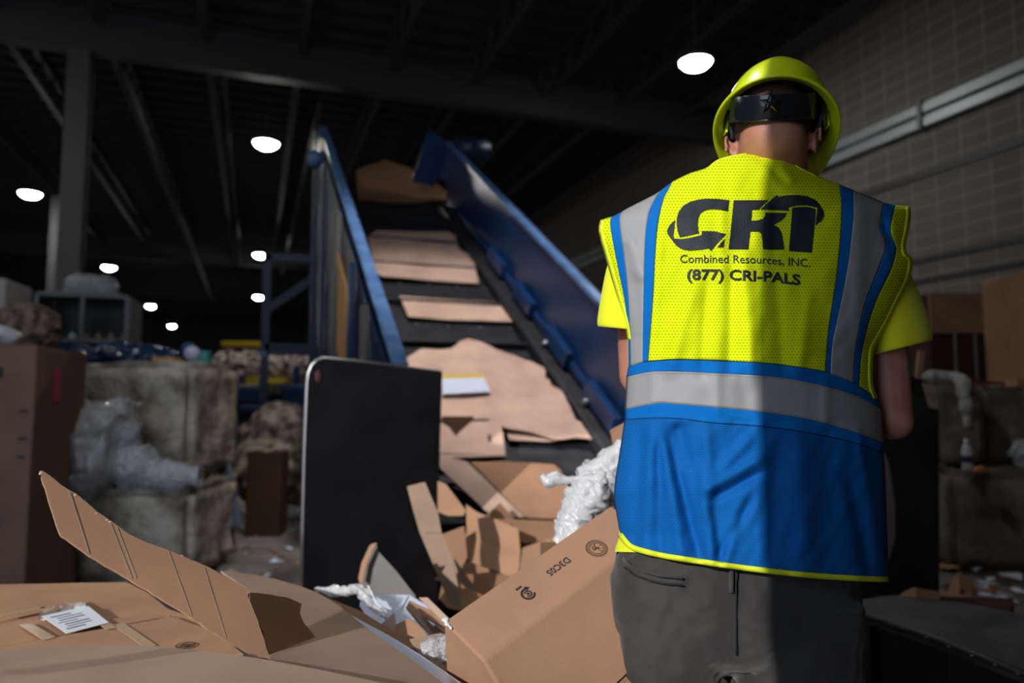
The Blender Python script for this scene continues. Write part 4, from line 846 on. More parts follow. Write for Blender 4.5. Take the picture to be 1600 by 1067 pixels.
# ------------------------------------------------------------------ the worker
def H(pts): return sorted(pts)
YT = [(937, 345), (953, 341), (990, 321), (1029, 301), (1051, 284), (1078, 271), (1106, 262), (1121, 250), (1145, 243), (1177, 238.5), (1220, 242), (1243, 258), (1268, 271), (1309, 288), (1333, 297), (1381, 316), (1400, 321), (1426, 324)]
LO = [(238, 1100), (285, 1040), (341, 940), (360, 937), (379, 941), (403, 948), (431, 956), (473, 968), (504, 977), (525, 982), (587, 981), (637, 977), (655, 976), (710, 968), (768, 960), (817, 966), (836, 970), (870, 961), (930, 955)]
RO = [(238, 1260), (288, 1312), (321, 1419), (355, 1420), (383, 1414), (403, 1423), (420, 1424), (466, 1405), (507, 1385), (539, 1367), (600, 1364), (623, 1370), (647, 1378), (707, 1381), (744, 1383), (889, 1388), (909, 1390), (930, 1390)]
WR = []   # folds: (x0,y0,x1,y1,width,amplitude in m)
WR += [(1078, 470, 1050, 566, 13, .007), (1105, 455, 1098, 566, 10, -.006), (1128, 330, 1128, 420, 9, .003), (1165, 420, 1172, 566, 13, .008), (1143, 440, 1140, 560, 10, -.007), (1200, 330, 1196, 470, 9, .003),
       (1215, 455, 1222, 566, 12, -.004), (1262, 470, 1250, 570, 11, .004), (1030, 400, 1020, 560, 9, .004), (1222, 262, 1238, 282, 9, .006), (1205, 258, 1222, 284, 8, -.004), (1160, 252, 1150, 300, 14, .003),
       (1378, 345, 1392, 380, 8, -.006), (1395, 330, 1400, 372, 9, .005), (1400, 384, 1385, 400, 8, .006), (1345, 330, 1340, 500, 14, .004), (985, 380, 1000, 430, 12, .005), (992, 450, 1000, 540, 10, -.003),
       (1060, 672, 1072, 720, 13, -.010), (1050, 705, 1088, 850, 10, -.011), (1040, 700, 1062, 850, 11, .008), (1105, 700, 1112, 860, 12, .009), (1122, 775, 1182, 742, 8, -.009), (1112, 760, 1178, 722, 9, .008),
       (1130, 860, 1168, 790, 9, -.009), (1116, 800, 1126, 870, 9, -.007), (1150, 820, 1130, 880, 9, .008), (1018, 690, 1010, 850, 10, .006), (998, 700, 990, 850, 9, -.005), (1030, 720, 1032, 860, 8, -.005), (1165, 690, 1120, 740, 10, .006), (1095, 735, 1100, 800, 10, .006),
       (1330, 760, 1355, 880, 12, -.006), (1345, 700, 1375, 870, 9, .005), (1250, 700, 1260, 860, 26, .005), (1215, 720, 1205, 860, 16, -.004), (1120, 585, 1122, 640, 9, .003), (1290, 600, 1290, 655, 10, .003), (1020, 585, 1018, 635, 10, .003), (1160, 590, 1165, 640, 12, -.002)]
def wrinkle(x, y):
    t = 0
    for x0, y0, x1, y1, w_, a in WR:
        dx, dy = x1-x0, y1-y0; L2 = dx*dx+dy*dy; s = ((x-x0)*dx+(y-y0)*dy)/L2
        if s < -.35 or s > 1.35: continue
        d = abs((x-x0)*dy-(y-y0)*dx)/math.sqrt(L2)
        if d > w_*2.5: continue
        e = 1 if 0 <= s <= 1 else max(0, 1-(-s if s < 0 else s-1)/.35); e = e*e*(3-2*e)
        t += a*math.exp(-(d/w_)**2*1.2)*e
    amp = .0035 if y < 560 else (.0012 if y < 655 else .005)
    t += noise.noise(Vector((x*.022, y*.009, 3.1)))*amp+noise.noise(Vector((x*.05+y*.02, y*.03, 7.7)))*amp*.5
    return t*1.45
def DC(y): return interp([(238, 1.54), (270, 1.525), (330, 1.505), (400, 1.485), (450, 1.465), (520, 1.435), (600, 1.42), (760, 1.41), (920, 1.41)], y)
def DB(y): return interp([(238, .075), (270, .10), (320, .135), (420, .155), (600, .135), (700, .135), (860, .15), (920, .15)], y)
def D(x, y, off=0):
    l, r = interp(LO, y), interp(RO, y); c = (l+r)/2; h = (r-l)/2+1.5
    u = min(1, abs((x-c)/h)); d = DC(y)-DB(y)*(1-u**2.3)**.5
    yt = interp(YT, x); s = max(0, min(1, (y-yt)/55)); d += .055*(1-math.sqrt(max(0, 1-(1-s)**2)))
    # spine hollow, shoulder blades
    d += .010*math.exp(-((x-1195)/30)**2)*max(0, min(1, (y-300)/60))*max(0, 1-abs(y-450)/220)
    d -= .010*math.exp(-((x-1090)/55)**2-((y-370)/70)**2)+.010*math.exp(-((x-1300)/55)**2-((y-370)/70)**2)
    edge = min(1, (1-u)*6)
    return d-wrinkle(x, y)*edge-off
def S(x, y, off=0): return P(x, y, D(x, y, off))
pc = P(1180, 700, 1.41); px0, py0 = pc.x, pc.y
worker = thing('person', 'worker seen from behind in yellow and blue safety vest, grey trousers and yellow hard hat', 'person', (px0, py0, 0))
# --- body: one continuous surface
PR = CR; PF = (CF*Vector((1, 1, 0))).normalized(); PU = Vector((0, 0, 1))   # person axes: right, forward (away), up
def cap(s, a, b, ra, rb, n=8):
    for i in range(n+1):
        t = i/n; s.ell(a.lerp(b, t), (ra+(rb-ra)*t,)*3, None, 14, 9)
def frame(fwd, up):
    f = fwd.normalized(); r = f.cross(up).normalized(); u = r.cross(f); return Matrix(((r.x, f.x, u.x), (r.y, f.y, u.y), (r.z, f.z, u.z)))
HT = math.radians(24); SF = (ray(1206, 200)*Vector((1, 1, 0))).normalized(); SR = SF.cross(Vector((0, 0, 1)))
hf = PF*math.cos(HT)-PU*math.sin(HT); hu = PU*math.cos(HT)+PF*math.sin(HT); HR = SR; hf = SF*math.cos(HT)-PU*math.sin(HT); hu = PU*math.cos(HT)+SF*math.sin(HT); HM = Matrix(((HR.x, hf.x, hu.x), (HR.y, hf.y, hu.y), (HR.z, hf.z, hu.z)))
HC = P(1206, 203, 1.55)                                            # centre of the skull
def hp(x, y, z): return HC+HM@Vector((x, y, z))
b = MB()
b.ell(hp(0, 0, .01), (.077, .097, .10), HM, 28, 18); b.ell(hp(0, .03, -.05), (.066, .074, .075), HM, 24, 14)
b.ell(hp(0, .075, -.095), (.042, .035, .032), HM); b.ell(hp(0, .10, -.035), (.013, .022, .03), HM); b.ell(hp(0, .112, -.05), (.017, .014, .012), HM)
b.ell(hp(0, .092, -.078), (.027, .016, .008), HM); b.ell(hp(0, .092, .01), (.055, .012, .010), HM)
for sx in (-1, 1):
    b.ell(hp(sx*.034, .082, -.038), (.02, .015, .016), HM)
    em = HM@Matrix.Rotation(sx*.45, 3, 'Z')
    for k in range(11):
        t = -2.2+k*.42; b.ell(hp(sx*(.086+.008*math.sin(t*.5+1)), -.002+.018*math.sin(t)*-1*.9, -.045+.032*math.cos(t)), (.0055, .007, .007), HM, 8, 6)
    b.ell(hp(sx*.082, .004, -.047), (.006, .014, .026), HM)
nk0 = P(1204, 275, 1.57); nk1 = hp(0, -.018, -.055)
for i in range(9):
    t = i/8; b.ell(nk0.lerp(nk1, t), (.078-.010*t, .068, .05), HM, 20, 10)
b.ell(P(1204, 318, 1.56), (.11, .06, .05), frame(PF, PU)); b.ell(P(1204, 345, 1.55), (.16, .08, .07), frame(PF, PU))
FM = frame(PF, PU)
for y, hw_, hd in ((365, .17, .085), (430, .185, .095), (500, .185, .10), (560, .18, .105), (620, .17, .105), (700, .17, .11), (780, .185, .115), (860, .19, .12), (930, .19, .12)):
    b.ell(P(1172, y, DC(y)+.015), (hw_, hd, .085), FM, 24, 12)
shL, elL = P(996, 400, 1.50), P(1000, 585, 1.49); shR, elR = P(1368, 405, 1.50), P(1392, 650, 1.47)
wrL = P(1060, 640, 1.75); wrR = P(1290, 660, 1.74)
cap(b, P(1030, 360, 1.46), shL, .05, .05, 4); cap(b, P(1340, 360, 1.46), shR, .05, .05, 4)
cap(b, shL, elL, .050, .044, 30); cap(b, elL, wrL, .043, .027, 30)
cap(b, shR, elR, .050, .042, 34); cap(b, elR, wrR, .042, .027, 30)
b.ell(elR+Vector((0, 0, -.01))-PF*.01, (.038, .038, .038)); b.ell(elL+Vector((0, 0, -.012))-PF*.006, (.036, .036, .036))
def hand(s, w_, d, side, curl=.5):
    d = d.normalized(); up = PU; r = d.cross(up).normalized()*side; n = r.cross(d).normalized()
    if n.z < 0: n = -n
    M = Matrix(((r.x, d.x, n.x), (r.y, d.y, n.y), (r.z, d.z, n.z)))
    for k in range(4): s.ell(w_+d*(.02+.02*k), (.030+.004*k, .02, .014), M, 14, 8)
    for k, (x, L, a0) in enumerate(((-.030, .068, .12), (-.010, .078, .04), (.011, .073, -.03), (.030, .058, -.12))):
        p_ = w_+d*.088+r*x; ang = .25; dr = (d-r*a0*-.3)
        for j, f in enumerate((.45, .32, .23)):
            v = (dr.normalized()*math.cos(ang)-n*math.sin(ang))*L*f; cap(s, p_, p_+v, .0088-.0008*j, .0082-.0008*j, 3); p_ = p_+v; ang += curl
    p_ = w_+d*.03-r*.028; v1 = (d*.7-r*.7-n*.25).normalized()*.038; cap(s, p_, p_+v1, .0115, .010, 3); p_ += v1
    v2 = (d*.95-r*.2-n*.3).normalized()*.03; cap(s, p_, p_+v2, .0098, .0085, 3)
hand(b, wrL, (wrL-elL)*1+PR*.12, 1, .55); hand(b, wrR, (wrR-elR)*1-PR*.12, -1, .55)
hipL, hipR = P(1068, 930, 1.43), P(1240, 930, 1.43)
def down(p_, z, dx=0, dy=0): return Vector((p_.x, p_.y, z))+PR*dx+PF*dy
knL, knR = down(hipL, .50, -.03, .03), down(hipR, .50, .03, .02); anL, anR = down(hipL, .09, -.05, -.02), down(hipR, .09, .05, -.02)
for h_, k_, a_ in ((hipL, knL, anL), (hipR, knR, anR)):
    cap(b, h_, k_, .088, .058, 10); cap(b, k_, a_, .056, .040, 10); b.ell(a_+PF*.06-PU*.04, (.042, .11, .035), FM)
body = b.build('body', SKIN, worker, True); mod(body, 'REMESH', mode='VOXEL', voxel_size=.0052, use_smooth_shade=True); mod(body, 'SMOOTH', factor=.6, iterations=4)
for sx in (-1, 1): MB().ell(hp(sx*.033, .084, -.022), (.0125, .0125, .0125), HM).build('eye', PAPER, worker, True)
# hair: cropped cap shell
bm_ = MB(); vs = []; fs = []; NU, NV = 48, 16
for i in range(NV+1):
    for k in range(NU):
        a_ = tp*k/NU; el = math.radians(88)-(math.radians(88)+math.radians(26+17*max(0, -math.sin(a_))))*i/NV
        x, y, z = math.cos(el)*math.cos(a_), math.cos(el)*math.sin(a_), math.sin(el)
        th_ = .004*min(1, (NV-i)/3)-.0005
        vs.append(hp(x*(.077+th_), y*(.097+th_), .01+z*(.10+th_)))
for i in range(NV):
    for k in range(NU): a_ = i*NU+k; b2 = i*NU+(k+1) % NU; fs.append((a_, b2, b2+NU, a_+NU))
MO('hair', vs, fs, HAIR, worker, True)
# --- hard hat
hat = part('hard_hat', worker, HC)
HHT = math.radians(26); ROLL = 4; f2 = SF*math.cos(HHT)-PU*math.sin(HHT); u2 = PU*math.cos(HHT)+SF*math.sin(HHT); M2 = Matrix(((SR.x, f2.x, u2.x), (SR.y, f2.y, u2.y), (SR.z, f2.z, u2.z)))
RO_ = Matrix.Rotation(math.radians(ROLL), 3, SF); M2 = RO_@M2
O2 = P(1211, 205, 1.56)+M2@Vector((0, .0, .012))
def h2(x, y, z): return O2+M2@Vector((x, y, z))
A_, Bf, Bb, HHt = .113, .140, .133, .146
def shell(el, a, k=1.0):
    ce, se = math.cos(el), math.sin(el); ce = ce**.82
    y = math.sin(a)*(Bf if math.sin(a) > 0 else Bb)*ce*k; x = math.cos(a)*A_*ce*k; z = se*HHt*k
    r = .004*math.exp(-(x/.018)**2)*max(0, se)*(1 if abs(x) < .03 else 0)
    return h2(x, y, z+r)
rings = []; NU = 72
for i in range(25):
    el = math.radians(89.5*(1-i/24)); rings.append([shell(el, tp*k/NU) for k in range(NU)])
def brimp(a, t):
    s_, c_ = math.sin(a), math.cos(a); fr = max(0, s_)
    ext = .006+.009*t+(.034*t)*fr**3
    return h2(c_*(A_+ext*1.0), s_*((Bf if s_ > 0 else Bb)+ext*1.1), -.012*t-.010*t*fr)
for t in (.3, .7, 1): rings.append([brimp(tp*k/NU, t) for k in range(NU)])
vs, fs = loft(rings, True, False); fs.append(tuple(range(NU))[::-1])
o = fixn(MO('shell', vs, fs, HELM, hat, True)); mod(o, 'SOLIDIFY', thickness=.0035, offset=-1)
s = MB(); s.tube([brimp(tp*k/NU, 1) for k in range(NU+1)], .0032, 8, False); s.build('rim', HELM, hat, True)
for sx in (-1, 1): MB().ell(h2(sx*.101, -.055, .02), (.006, .014, .010), M2).build('slot_boss', HELM, hat, True)
s = MB(); pts = [h2(x, -math.cos(x*12)*.0, 0) for x in (0,)]
s.beam(h2(0, -.060, HHt*.92), h2(0, .06, HHt*.93), .024, .010, u2); s.build('crown_ridge', HELM, hat, bevel=.004)
hold = (O2, M2)
bf = (P(1206, 165, 1)-CC).normalized(); bu = SR.cross(bf).normalized(); M3 = Matrix.Rotation(math.radians(5), 3, bf)@Matrix(((SR.x, bf.x, bu.x), (SR.y, bf.y, bu.y), (SR.z, bf.z, bu.z)))
O3 = P(1207, 167, 1.438)+bf*.100
O2, M2 = O3, M3
# suspension: wide glossy rear band, knob, straps, inner yellow side lugs
def bandring(el_y, z0, z1, rx, ry, a0, a1, n=40, th_=.003):
    vs = []; fs = []
    for i in range(n+1):
        a = a0+(a1-a0)*i/n
        for r_, z in ((0, z0), (0, z1), (-th_, z1), (-th_, z0)): vs.append(h2(math.cos(a)*(rx+r_), el_y+math.sin(a)*(ry+r_), z))
    for i in range(n):
        for k in range(4): fs.append((i*4+k, i*4+(k+1) % 4, (i+1)*4+(k+1) % 4, (i+1)*4+k))
    fs.append((0, 1, 2, 3)); fs.append((n*4+3, n*4+2, n*4+1, n*4)); return vs, fs
vs, fs = bandring(.0, -.026, .024, .088, .100, math.radians(180+4), math.radians(360-4)); o = fixn(MO('nape_band', vs, fs, BLACKP, hat, True)); mod(o, 'BEVEL', width=.001, segments=2)
vs, fs = bandring(.0, -.028, -.023, .0895, .1015, math.radians(180+4), math.radians(360-4)); fixn(MO('band_lip', vs, fs, BLACKP, hat, True))
kb = MB(); nk = 5; ctr = Vector((-.004, -.101, .008)); ring = []
for zz, rr in ((0, 1), (-.010, 1), (-.014, .55)):
    ring.append([h2(*(ctr+Vector((math.cos(math.pi/2+k*math.pi/nk)*(.024 if k % 2 == 0 else .010)*rr, zz, math.sin(math.pi/2+k*math.pi/nk)*(.024 if k % 2 == 0 else .009)*rr)))) for k in range(2*nk)])
vs, fs = loft(ring); kb.add(vs, fs); o = fixn(kb.build('ratchet_knob', BLACKP, hat)); mod(o, 'BEVEL', width=.0015, segments=2)
O2, M2 = hold
vs, fs = bandring(.0, -.028, .004, .084, .104, 0, math.radians(180)); fixn(MO('head_band', vs, fs, STRAPM, hat, True))
for sx in (-1, 1):
    s = MB(); s.tube([h2(sx*.086, -.022, -.05), h2(sx*.090, -.035, -.02), h2(sx*.098, -.045, .012)], [.0045, .0045, .003], 8); s.build('suspension_strap', STRAPM, hat, True)
    s = MB(); s.beam(h2(sx*.104, .0, -.012), h2(sx*.098, -.02, .05), .020, .005, PR); s.build('side_lug', HELM, hat, bevel=.002)
    s = MB(); s.beam(h2(sx*.098, .03, .0), h2(sx*.070, .02, .09), .016, .002, PR); s.build('crown_strap', STRAPM, hat)
vs = [h2(*v) for v in []]
s = MB(); vs = []; fs = []
for i in range(9):
    el = math.radians(2+80*i/8)
    for k in range(40): a = tp*k/40; vs.append(h2(math.cos(a)*(A_-.012)*math.cos(el)**.82, math.sin(a)*(.118)*math.cos(el)**.82, math.sin(el)*(HHt-.012)))
for i in range(8):
    for k in range(40): a = i*40+k; b2 = i*40+(k+1) % 40; fs.append((a, b2, b2+40, a+40))
MO('foam_liner', vs, fs, STRAPM, hat, True)
# --- vest panels
def coons(top, bot, lef, rig, nu, nv):
    T = resample(top, nu); B_ = resample(bot, nu); L_ = resample(lef, nv); R_2 = resample(rig, nv); g = []
    for j in range(nv):
        v = j/(nv-1); row = []
        for i in range(nu):
            u = i/(nu-1)
            p_ = T[i]*(1-v)+B_[i]*v+L_[j]*(1-u)+R_2[j]*u-(T[0]*(1-u)*(1-v)+T[-1]*u*(1-v)+B_[0]*(1-u)*v+B_[-1]*u*v)
            row.append(p_)
        g.append(row)
    return g
def panel(name, top, bot, lef, rig, nu, nv, m, parent, off=0, th_=.0012, label=None, fn=None):
    g = coons([Vector((*p_, 0)) for p_ in top], [Vector((*p_, 0)) for p_ in bot], [Vector((*p_, 0)) for p_ in lef], [Vector((*p_, 0)) for p_ in rig], nu, nv)
    vs = [S(p_.x, p_.y, off) for r_ in g for p_ in r_]; uv = [(p_.x, p_.y) for r_ in g for p_ in r_]
    fs = [(j*nu+i, (j+1)*nu+i, (j+1)*nu+i+1, j*nu+i+1) for j in range(nv-1) for i in range(nu-1)]
    o = MO(name, vs, fs, m, parent, True); checker_uv(o, uv)
    mod(o, 'SOLIDIFY', thickness=th_, offset=0)
    if label: o['label'] = label
    return o
vest = part('safety_vest', worker, P(1180, 560, 1.30))
def top_between(xa, xb): return [(xa, interp(YT, xa))]+[p_ for p_ in YT if xa+3 < p_[0] < xb-3]+[(xb, interp(YT, xb))]
s_yl = [(1051, 284), (1044, 297), (1036, 313), (1027.5, 351), (1023, 403), (1020.6, 455.5), (1015.4, 525), (1012, 564)]
s_gl2 = [(1029, 301), (1021, 316), (1013.6, 334), (1008.4, 369), (1006.7, 421), (1005, 490), (1004, 566)]
s_gl1 = [(975, 329), (968.5, 338), (970, 362), (975.5, 403), (979.7, 438), (982.4, 473), (984.5, 520), (985.5, 572)]
s_bl = [(956, 339), (953.5, 350), (958, 379), (966.8, 424), (975.5, 466), (981, 507.5), (982, 540), (982.5, 573)]
s_al = [(940, 344), (937, 358), (941, 379), (948, 403), (956, 431), (968.5, 473), (977, 504), (981, 530), (982, 573)]
s_yr = [(1312, 288.5), (1315.4, 320), (1313.7, 368.7), (1306.7, 438), (1296, 507.5), (1291, 559.5), (1290, 581)]
s_gr1 = [(1332.8, 297), (1333.5, 320), (1332.8, 344.5), (1324, 420.8), (1306.7, 507.5), (1300, 542), (1298, 584)]
s_gr2 = [(1381, 316), (1378, 335), (1376, 358), (1384.8, 379), (1380, 400), (1371, 424), (1352, 473), (1341.4, 518), (1335, 560), (1332.8, 598)]
s_br = [(1399, 321), (1394, 340), (1391, 361.8), (1399.7, 386), (1398, 400), (1391.7, 420.8), (1367.5, 472.8), (1353.6, 518), (1345, 559.5), (1342, 603)]
s_ar = [(1419.5, 323), (1422, 330.6), (1419.5, 355), (1414, 382.6), (1416, 396.5), (1423, 403), (1424.6, 414), (1419.5, 438), (1405.6, 466), (1385, 507.5), (1367, 539), (1363, 559.5), (1363, 600), (1370, 622)]
bt = [(982, 573), (1005, 566), (1059, 562), (1128, 564), (1204, 568), (1289, 580.5), (1329, 596), (1342, 603), (1370, 622)]
def bt_between(xa, xb):
    f_ = lambda x: interp(bt, x); return [(xa, f_(xa))]+[p_ for p_ in bt if xa+3 < p_[0] < xb-3]+[(xb, f_(xb))]
panel('back_panel', top_between(1051, 1312), bt_between(1012, 1290), s_yl, s_yr, 110, 100, VY, vest, label='yellow mesh back panel')
panel('blue_trim', [(1029, 301), (1040, 292), (1051, 284)], bt_between(1004, 1012), s_gl2, s_yl, 8, 70, TRIM, vest, .0012)
panel('reflective_stripe', top_between(975, 1029), bt_between(985.5, 1004), s_gl1, s_gl2, 14, 70, REFL, vest, .0018)
panel('blue_trim', [(956, 339), (966, 334), (975, 329)], bt_between(982.5, 985.5), s_bl, s_gl1, 8, 70, TRIM, vest, .0012)
panel('armhole_edge', [(940, 344), (948, 341), (956, 339)], bt_between(982, 982.5), s_al, s_bl, 8, 70, VY, vest, .0)
panel('blue_trim', top_between(1312, 1332.8), bt_between(1290, 1298), s_yr, s_gr1, 8, 70, TRIM, vest, .0012)
panel('reflective_stripe', top_between(1332.8, 1381), bt_between(1298, 1332.8), s_gr1, s_gr2, 16, 70, REFL, vest, .0018)
panel('blue_trim', top_between(1381, 1399), bt_between(1332.8, 1342), s_gr2, s_br, 8, 70, TRIM, vest, .0012)
panel('armhole_edge', top_between(1399, 1419.5), bt_between(1342, 1370), s_br, s_ar, 10, 80, VY, vest, .0)
b1 = bt; b2_ = [(979, 589), (1017, 581), (1059, 580.5), (1114, 583), (1211, 589), (1283.6, 602), (1342, 620), (1375.6, 639.7)]
b3 = [(977, 639.7), (1026.6, 630), (1060, 631.5), (1114, 636), (1186.6, 643), (1259, 654), (1332, 673.6), (1379.5, 691.5)]
b4 = [(976.3, 655.7), (1026.6, 652.8), (1070, 655), (1114, 660.5), (1191, 666), (1259, 675), (1332, 690.6), (1380.5, 707.5)]
b5 = [(969, 831), (980, 845), (993, 853), (1036, 864), (1100, 874), (1162, 883), (1259, 894), (1340, 899.5), (1387.5, 901)]
def lefts(a, c_): return [a]+[(x, y) for y, x in LO if a[1]+4 < y < c_[1]-4]+[c_]
def rights(a, c_): return [a]+[(x, y) for y, x in RO if a[1]+4 < y < c_[1]-4]+[c_]
panel('blue_trim', b1, b2_, [b1[0], b2_[0]], [b1[-1], b2_[-1]], 90, 8, TRIM, vest, .0012)
panel('reflective_stripe', b2_, b3, lefts(b2_[0], b3[0]), [b2_[-1], (1378, 665), b3[-1]], 90, 18, REFL, vest, .0018)
panel('blue_trim', b3, b4, [b3[0], b4[0]], [b3[-1], b4[-1]], 90, 8, TRIM, vest, .0012)
panel('lower_panel', b4, b5, lefts(b4[0], b5[0]), rights(b4[-1], b5[-1]), 110, 80, VB, vest, label='blue mesh lower panel')
def tube_on(name, pts, rad, m, off, parent=vest, n=60):
    q = resample([Vector((*p_, 0)) for p_ in pts], n); s = MB(); s.tube([S(p_.x, p_.y, off) for p_ in q], rad, 8); return s.build(name, m, parent, True)
# bindings: hem, armholes, neck
q5 = [(x, y+4) for x, y in b5]; g = MB()
def flat_on(name, pts, hw_, m, off, n=80, th_=.0015, parent=vest):
    q = resample([Vector((*p_, 0)) for p_ in pts], n); a_ = []; 
    for i, p_ in enumerate(q):
        d = (q[min(i+1, n-1)]-q[max(i-1, 0)]).normalized(); nn2 = Vector((-d.y, d.x, 0))*hw_
        a_.append((p_-nn2, p_, p_+nn2))
    vs = [S(p_.x, p_.y, off+(.0012 if k == 1 else 0)) for r_ in a_ for k, p_ in enumerate(r_)]
    fs = [(i*3+k, i*3+3+k, i*3+4+k, i*3+k+1) for i in range(n-1) for k in (0, 1)]
    o = MO(name, vs, fs, m, parent, True); mod(o, 'SOLIDIFY', thickness=th_, offset=0); return o
flat_on('hem_binding', q5, 4.2, PIPE, .001)
flat_on('armhole_binding', [(x+2, y) for x, y in s_al[:-1]], 3.2, PIPE, .002); flat_on('armhole_binding', [(x-2.5, y) for x, y in s_ar], 3.4, PIPE, .002)
tube_on('neck_binding', [(x, y+1.5) for x, y in top_between(1106, 1275)], .0022, PIPE, .0)
for nm, pts in (('seam_stitch', s_yl), ('seam_stitch', s_yr), ('seam_stitch', b4), ('seam_stitch', bt)): tube_on(nm, [p_ for p_ in pts], .0005, THREAD, .0022, n=90)
for pts in ([(x, y+2.5) for x, y in b2_], [(x, y-2.5) for x, y in b3]): tube_on('stripe_stitch', pts, .0003, THREADO, .0030, n=90)
# --- printed logo and lettering following the cloth
def wrap_poly(zpts, m_parent, name='logo_shape', off=.0022, conv=None):
    conv = conv or (lambda x, y: (1020+x/5.714, 290+y/5.714))
    from mathutils.geometry import tessellate_polygon
    pl_ = [Vector((*conv(x, y), 0)) for x, y in zpts]; bm = bmesh.new(); bv = [bm.verts.new(v) for v in pl_]
    for tri in tessellate_polygon([pl_]):
        try: bm.faces.new([bv[i] for i in tri])
        except ValueError: pass
    for _ in range(3):
        es = [e for e in bm.edges if e.calc_length() > 6]
        if es: bmesh.ops.subdivide_edges(bm, edges=es, cuts=1); bmesh.ops.triangulate(bm, faces=[f for f in bm.faces if len(f.verts) > 3])
    bm.verts.index_update(); vs = [v.co.copy() for v in bm.verts]; fs = [[v.index for v in f.verts] for f in bm.faces]; bm.free()
    return [S(v.x, v.y, off) for v in vs], fs
LG = [[(685, 130), (672, 230), (600, 215), (540, 210), (495, 214), (455, 228), (425, 252), (408, 290), (402, 340), (406, 390), (415, 425), (330, 444), (240, 462), (222, 410), (212, 350), (213, 290), (230, 235), (270, 180), (330, 145), (400, 125), (480, 115), (580, 118)],
      [(200, 305), (193, 380), (184, 450), (190, 472), (260, 476), (350, 462), (435, 440), (437, 405), (560, 408), (655, 432), (610, 480), (560, 535), (520, 582), (496, 560), (440, 572), (330, 579), (270, 572), (215, 540), (165, 480), (130, 430), (126, 400), (150, 350)],
      [(642, 475), (610, 508), (575, 552), (634, 550)],
      [(722, 130), (1035, 128), (990, 168), (948, 213), (888, 216), (884, 265), (880, 312), (935, 310), (980, 297), (1003, 268), (1005, 240), (1195, 243), (1185, 270), (1150, 310), (1080, 350), (1125, 375), (1150, 420), (1165, 500), (1175, 572), (985, 570), (978, 480), (968, 430), (945, 410), (872, 410), (863, 490), (855, 570), (675, 568), (690, 450), (705, 300)],
      [(960, 212), (1030, 148), (1110, 82), (1125, 100), (1200, 86), (1290, 82), (1380, 95), (1450, 125), (1490, 165), (1525, 225), (1530, 270), (1505, 315), (1452, 355), (1460, 280), (1470, 198), (1380, 176), (1290, 178), (1240, 188), (1208, 196), (1222, 226), (1100, 218)],
      [(1245, 200), (1300, 190), (1380, 188), (1455, 207), (1450, 300), (1435, 450), (1420, 598), (1320, 592), (1215, 582), (1225, 450), (1238, 300)]]
s = MB()
for po in LG: s.add(*wrap_poly(po, None))
lg = s.build('printed_logo', LOGO, vest, True); lg['label'] = 'black printed CRI logo'
def wrap_text(name, body, size, cx_, base, bold, ext):
    """size in px of the font; base(x) gives the baseline; ext = total width in px"""
    vs, fs = text_mesh(body, 1.0, bold, 4)
    x0_ = min(v.x for v in vs); x1_ = max(v.x for v in vs); k = ext/(x1_-x0_); xm = (x0_+x1_)/2
    bm = bmesh.new(); bv = [bm.verts.new(((v.x-xm)*k, v.y*size, 0)) for v in vs]
    for f in fs:
        try: bm.faces.new([bv[i] for i in f])
        except ValueError: pass
    bmesh.ops.triangulate(bm, faces=bm.faces)
    es = [e for e in bm.edges if e.calc_length() > 5]; bmesh.ops.subdivide_edges(bm, edges=es, cuts=1)
    bm.verts.index_update(); out = []
    for v in bm.verts: x = cx_+v.co.x; out.append(S(x, base(x)-v.co.y, .0026))
    ff = [[v.index for v in f.verts] for f in bm.faces]; bm.free()
    return MO(name, out, ff, LOGO, vest)
wrap_text('printed_company_name', 'Combined Resources, INC.', 17.5, (1062.5+1266)/2, lambda x: interp([(1062, 410.2), (1140, 410.5), (1190, 411.5), (1266, 417)], x), .004, 203)
wrap_text('printed_phone_number', '(877) CRI-PALS', 22.5, (1073.5+1250.5)/2, lambda x: interp([(1073, 436.5), (1140, 437), (1200, 439.5), (1250, 445)], x), .030, 177)
# --- vest sides and front (continues round the chest)
def ringpt(y, a, k=1, dd=0):
    l, r = interp(LO, y), interp(RO, y); c = (l+r)/2; h = (r-l)/2*k
    return P(c+h*math.cos(a), y, DC(y)+dd+DB(y)*1.0*math.sin(a)**.8 if math.sin(a) > 0 else DC(y)+dd)
def front(name, ys_, m, off=0):
    n = 40; vs = []; uv = []
    for y in ys_:
        for i in range(n+1):
            a = math.pi*i/n; vs.append(ringpt(y, a, .995)); uv.append((i*14, y))
    fs = [(j*(n+1)+i, j*(n+1)+i+1, (j+1)*(n+1)+i+1, (j+1)*(n+1)+i) for j in range(len(ys_)-1) for i in range(n)]
    o = MO(name, vs, fs, m, vest, True); checker_uv(o, uv); mod(o, 'SOLIDIFY', thickness=.0012, offset=0); return o
front('front_lower_panel', [y for y in range(660, 900, 12)], VB); front('front_stripe', [600, 620, 640, 660], REFL)
def armx(y): return interp([(300, .62), (360, .72), (430, .70), (520, .78), (585, .97), (600, .995)], y)
n = 40; vs = []; uv = []; ysf = list(range(300, 601, 12))
for y in ysf:
    l, r = interp(LO, 600), interp(RO, 600); c = 1180; h = 196*armx(y)
    for i in range(n+1):
        u = -1+2*i/n; yy = y+(90*max(0, 1-abs(u)/.45) if y < 420 else 90*max(0, 1-abs(u)/.45)*(600-y)/180)
        vs.append(P(c-h*u, yy, DC(y)+.02+.125*math.sqrt(max(0, 1-(u*armx(y))**2)))); uv.append((i*9, y))
fs = [(j*(n+1)+i, j*(n+1)+i+1, (j+1)*(n+1)+i+1, (j+1)*(n+1)+i) for j in range(len(ysf)-1) for i in range(n)]
o = MO('front_panel', vs, fs, VY, vest, True); checker_uv(o, uv); mod(o, 'SOLIDIFY', thickness=.0012, offset=0)
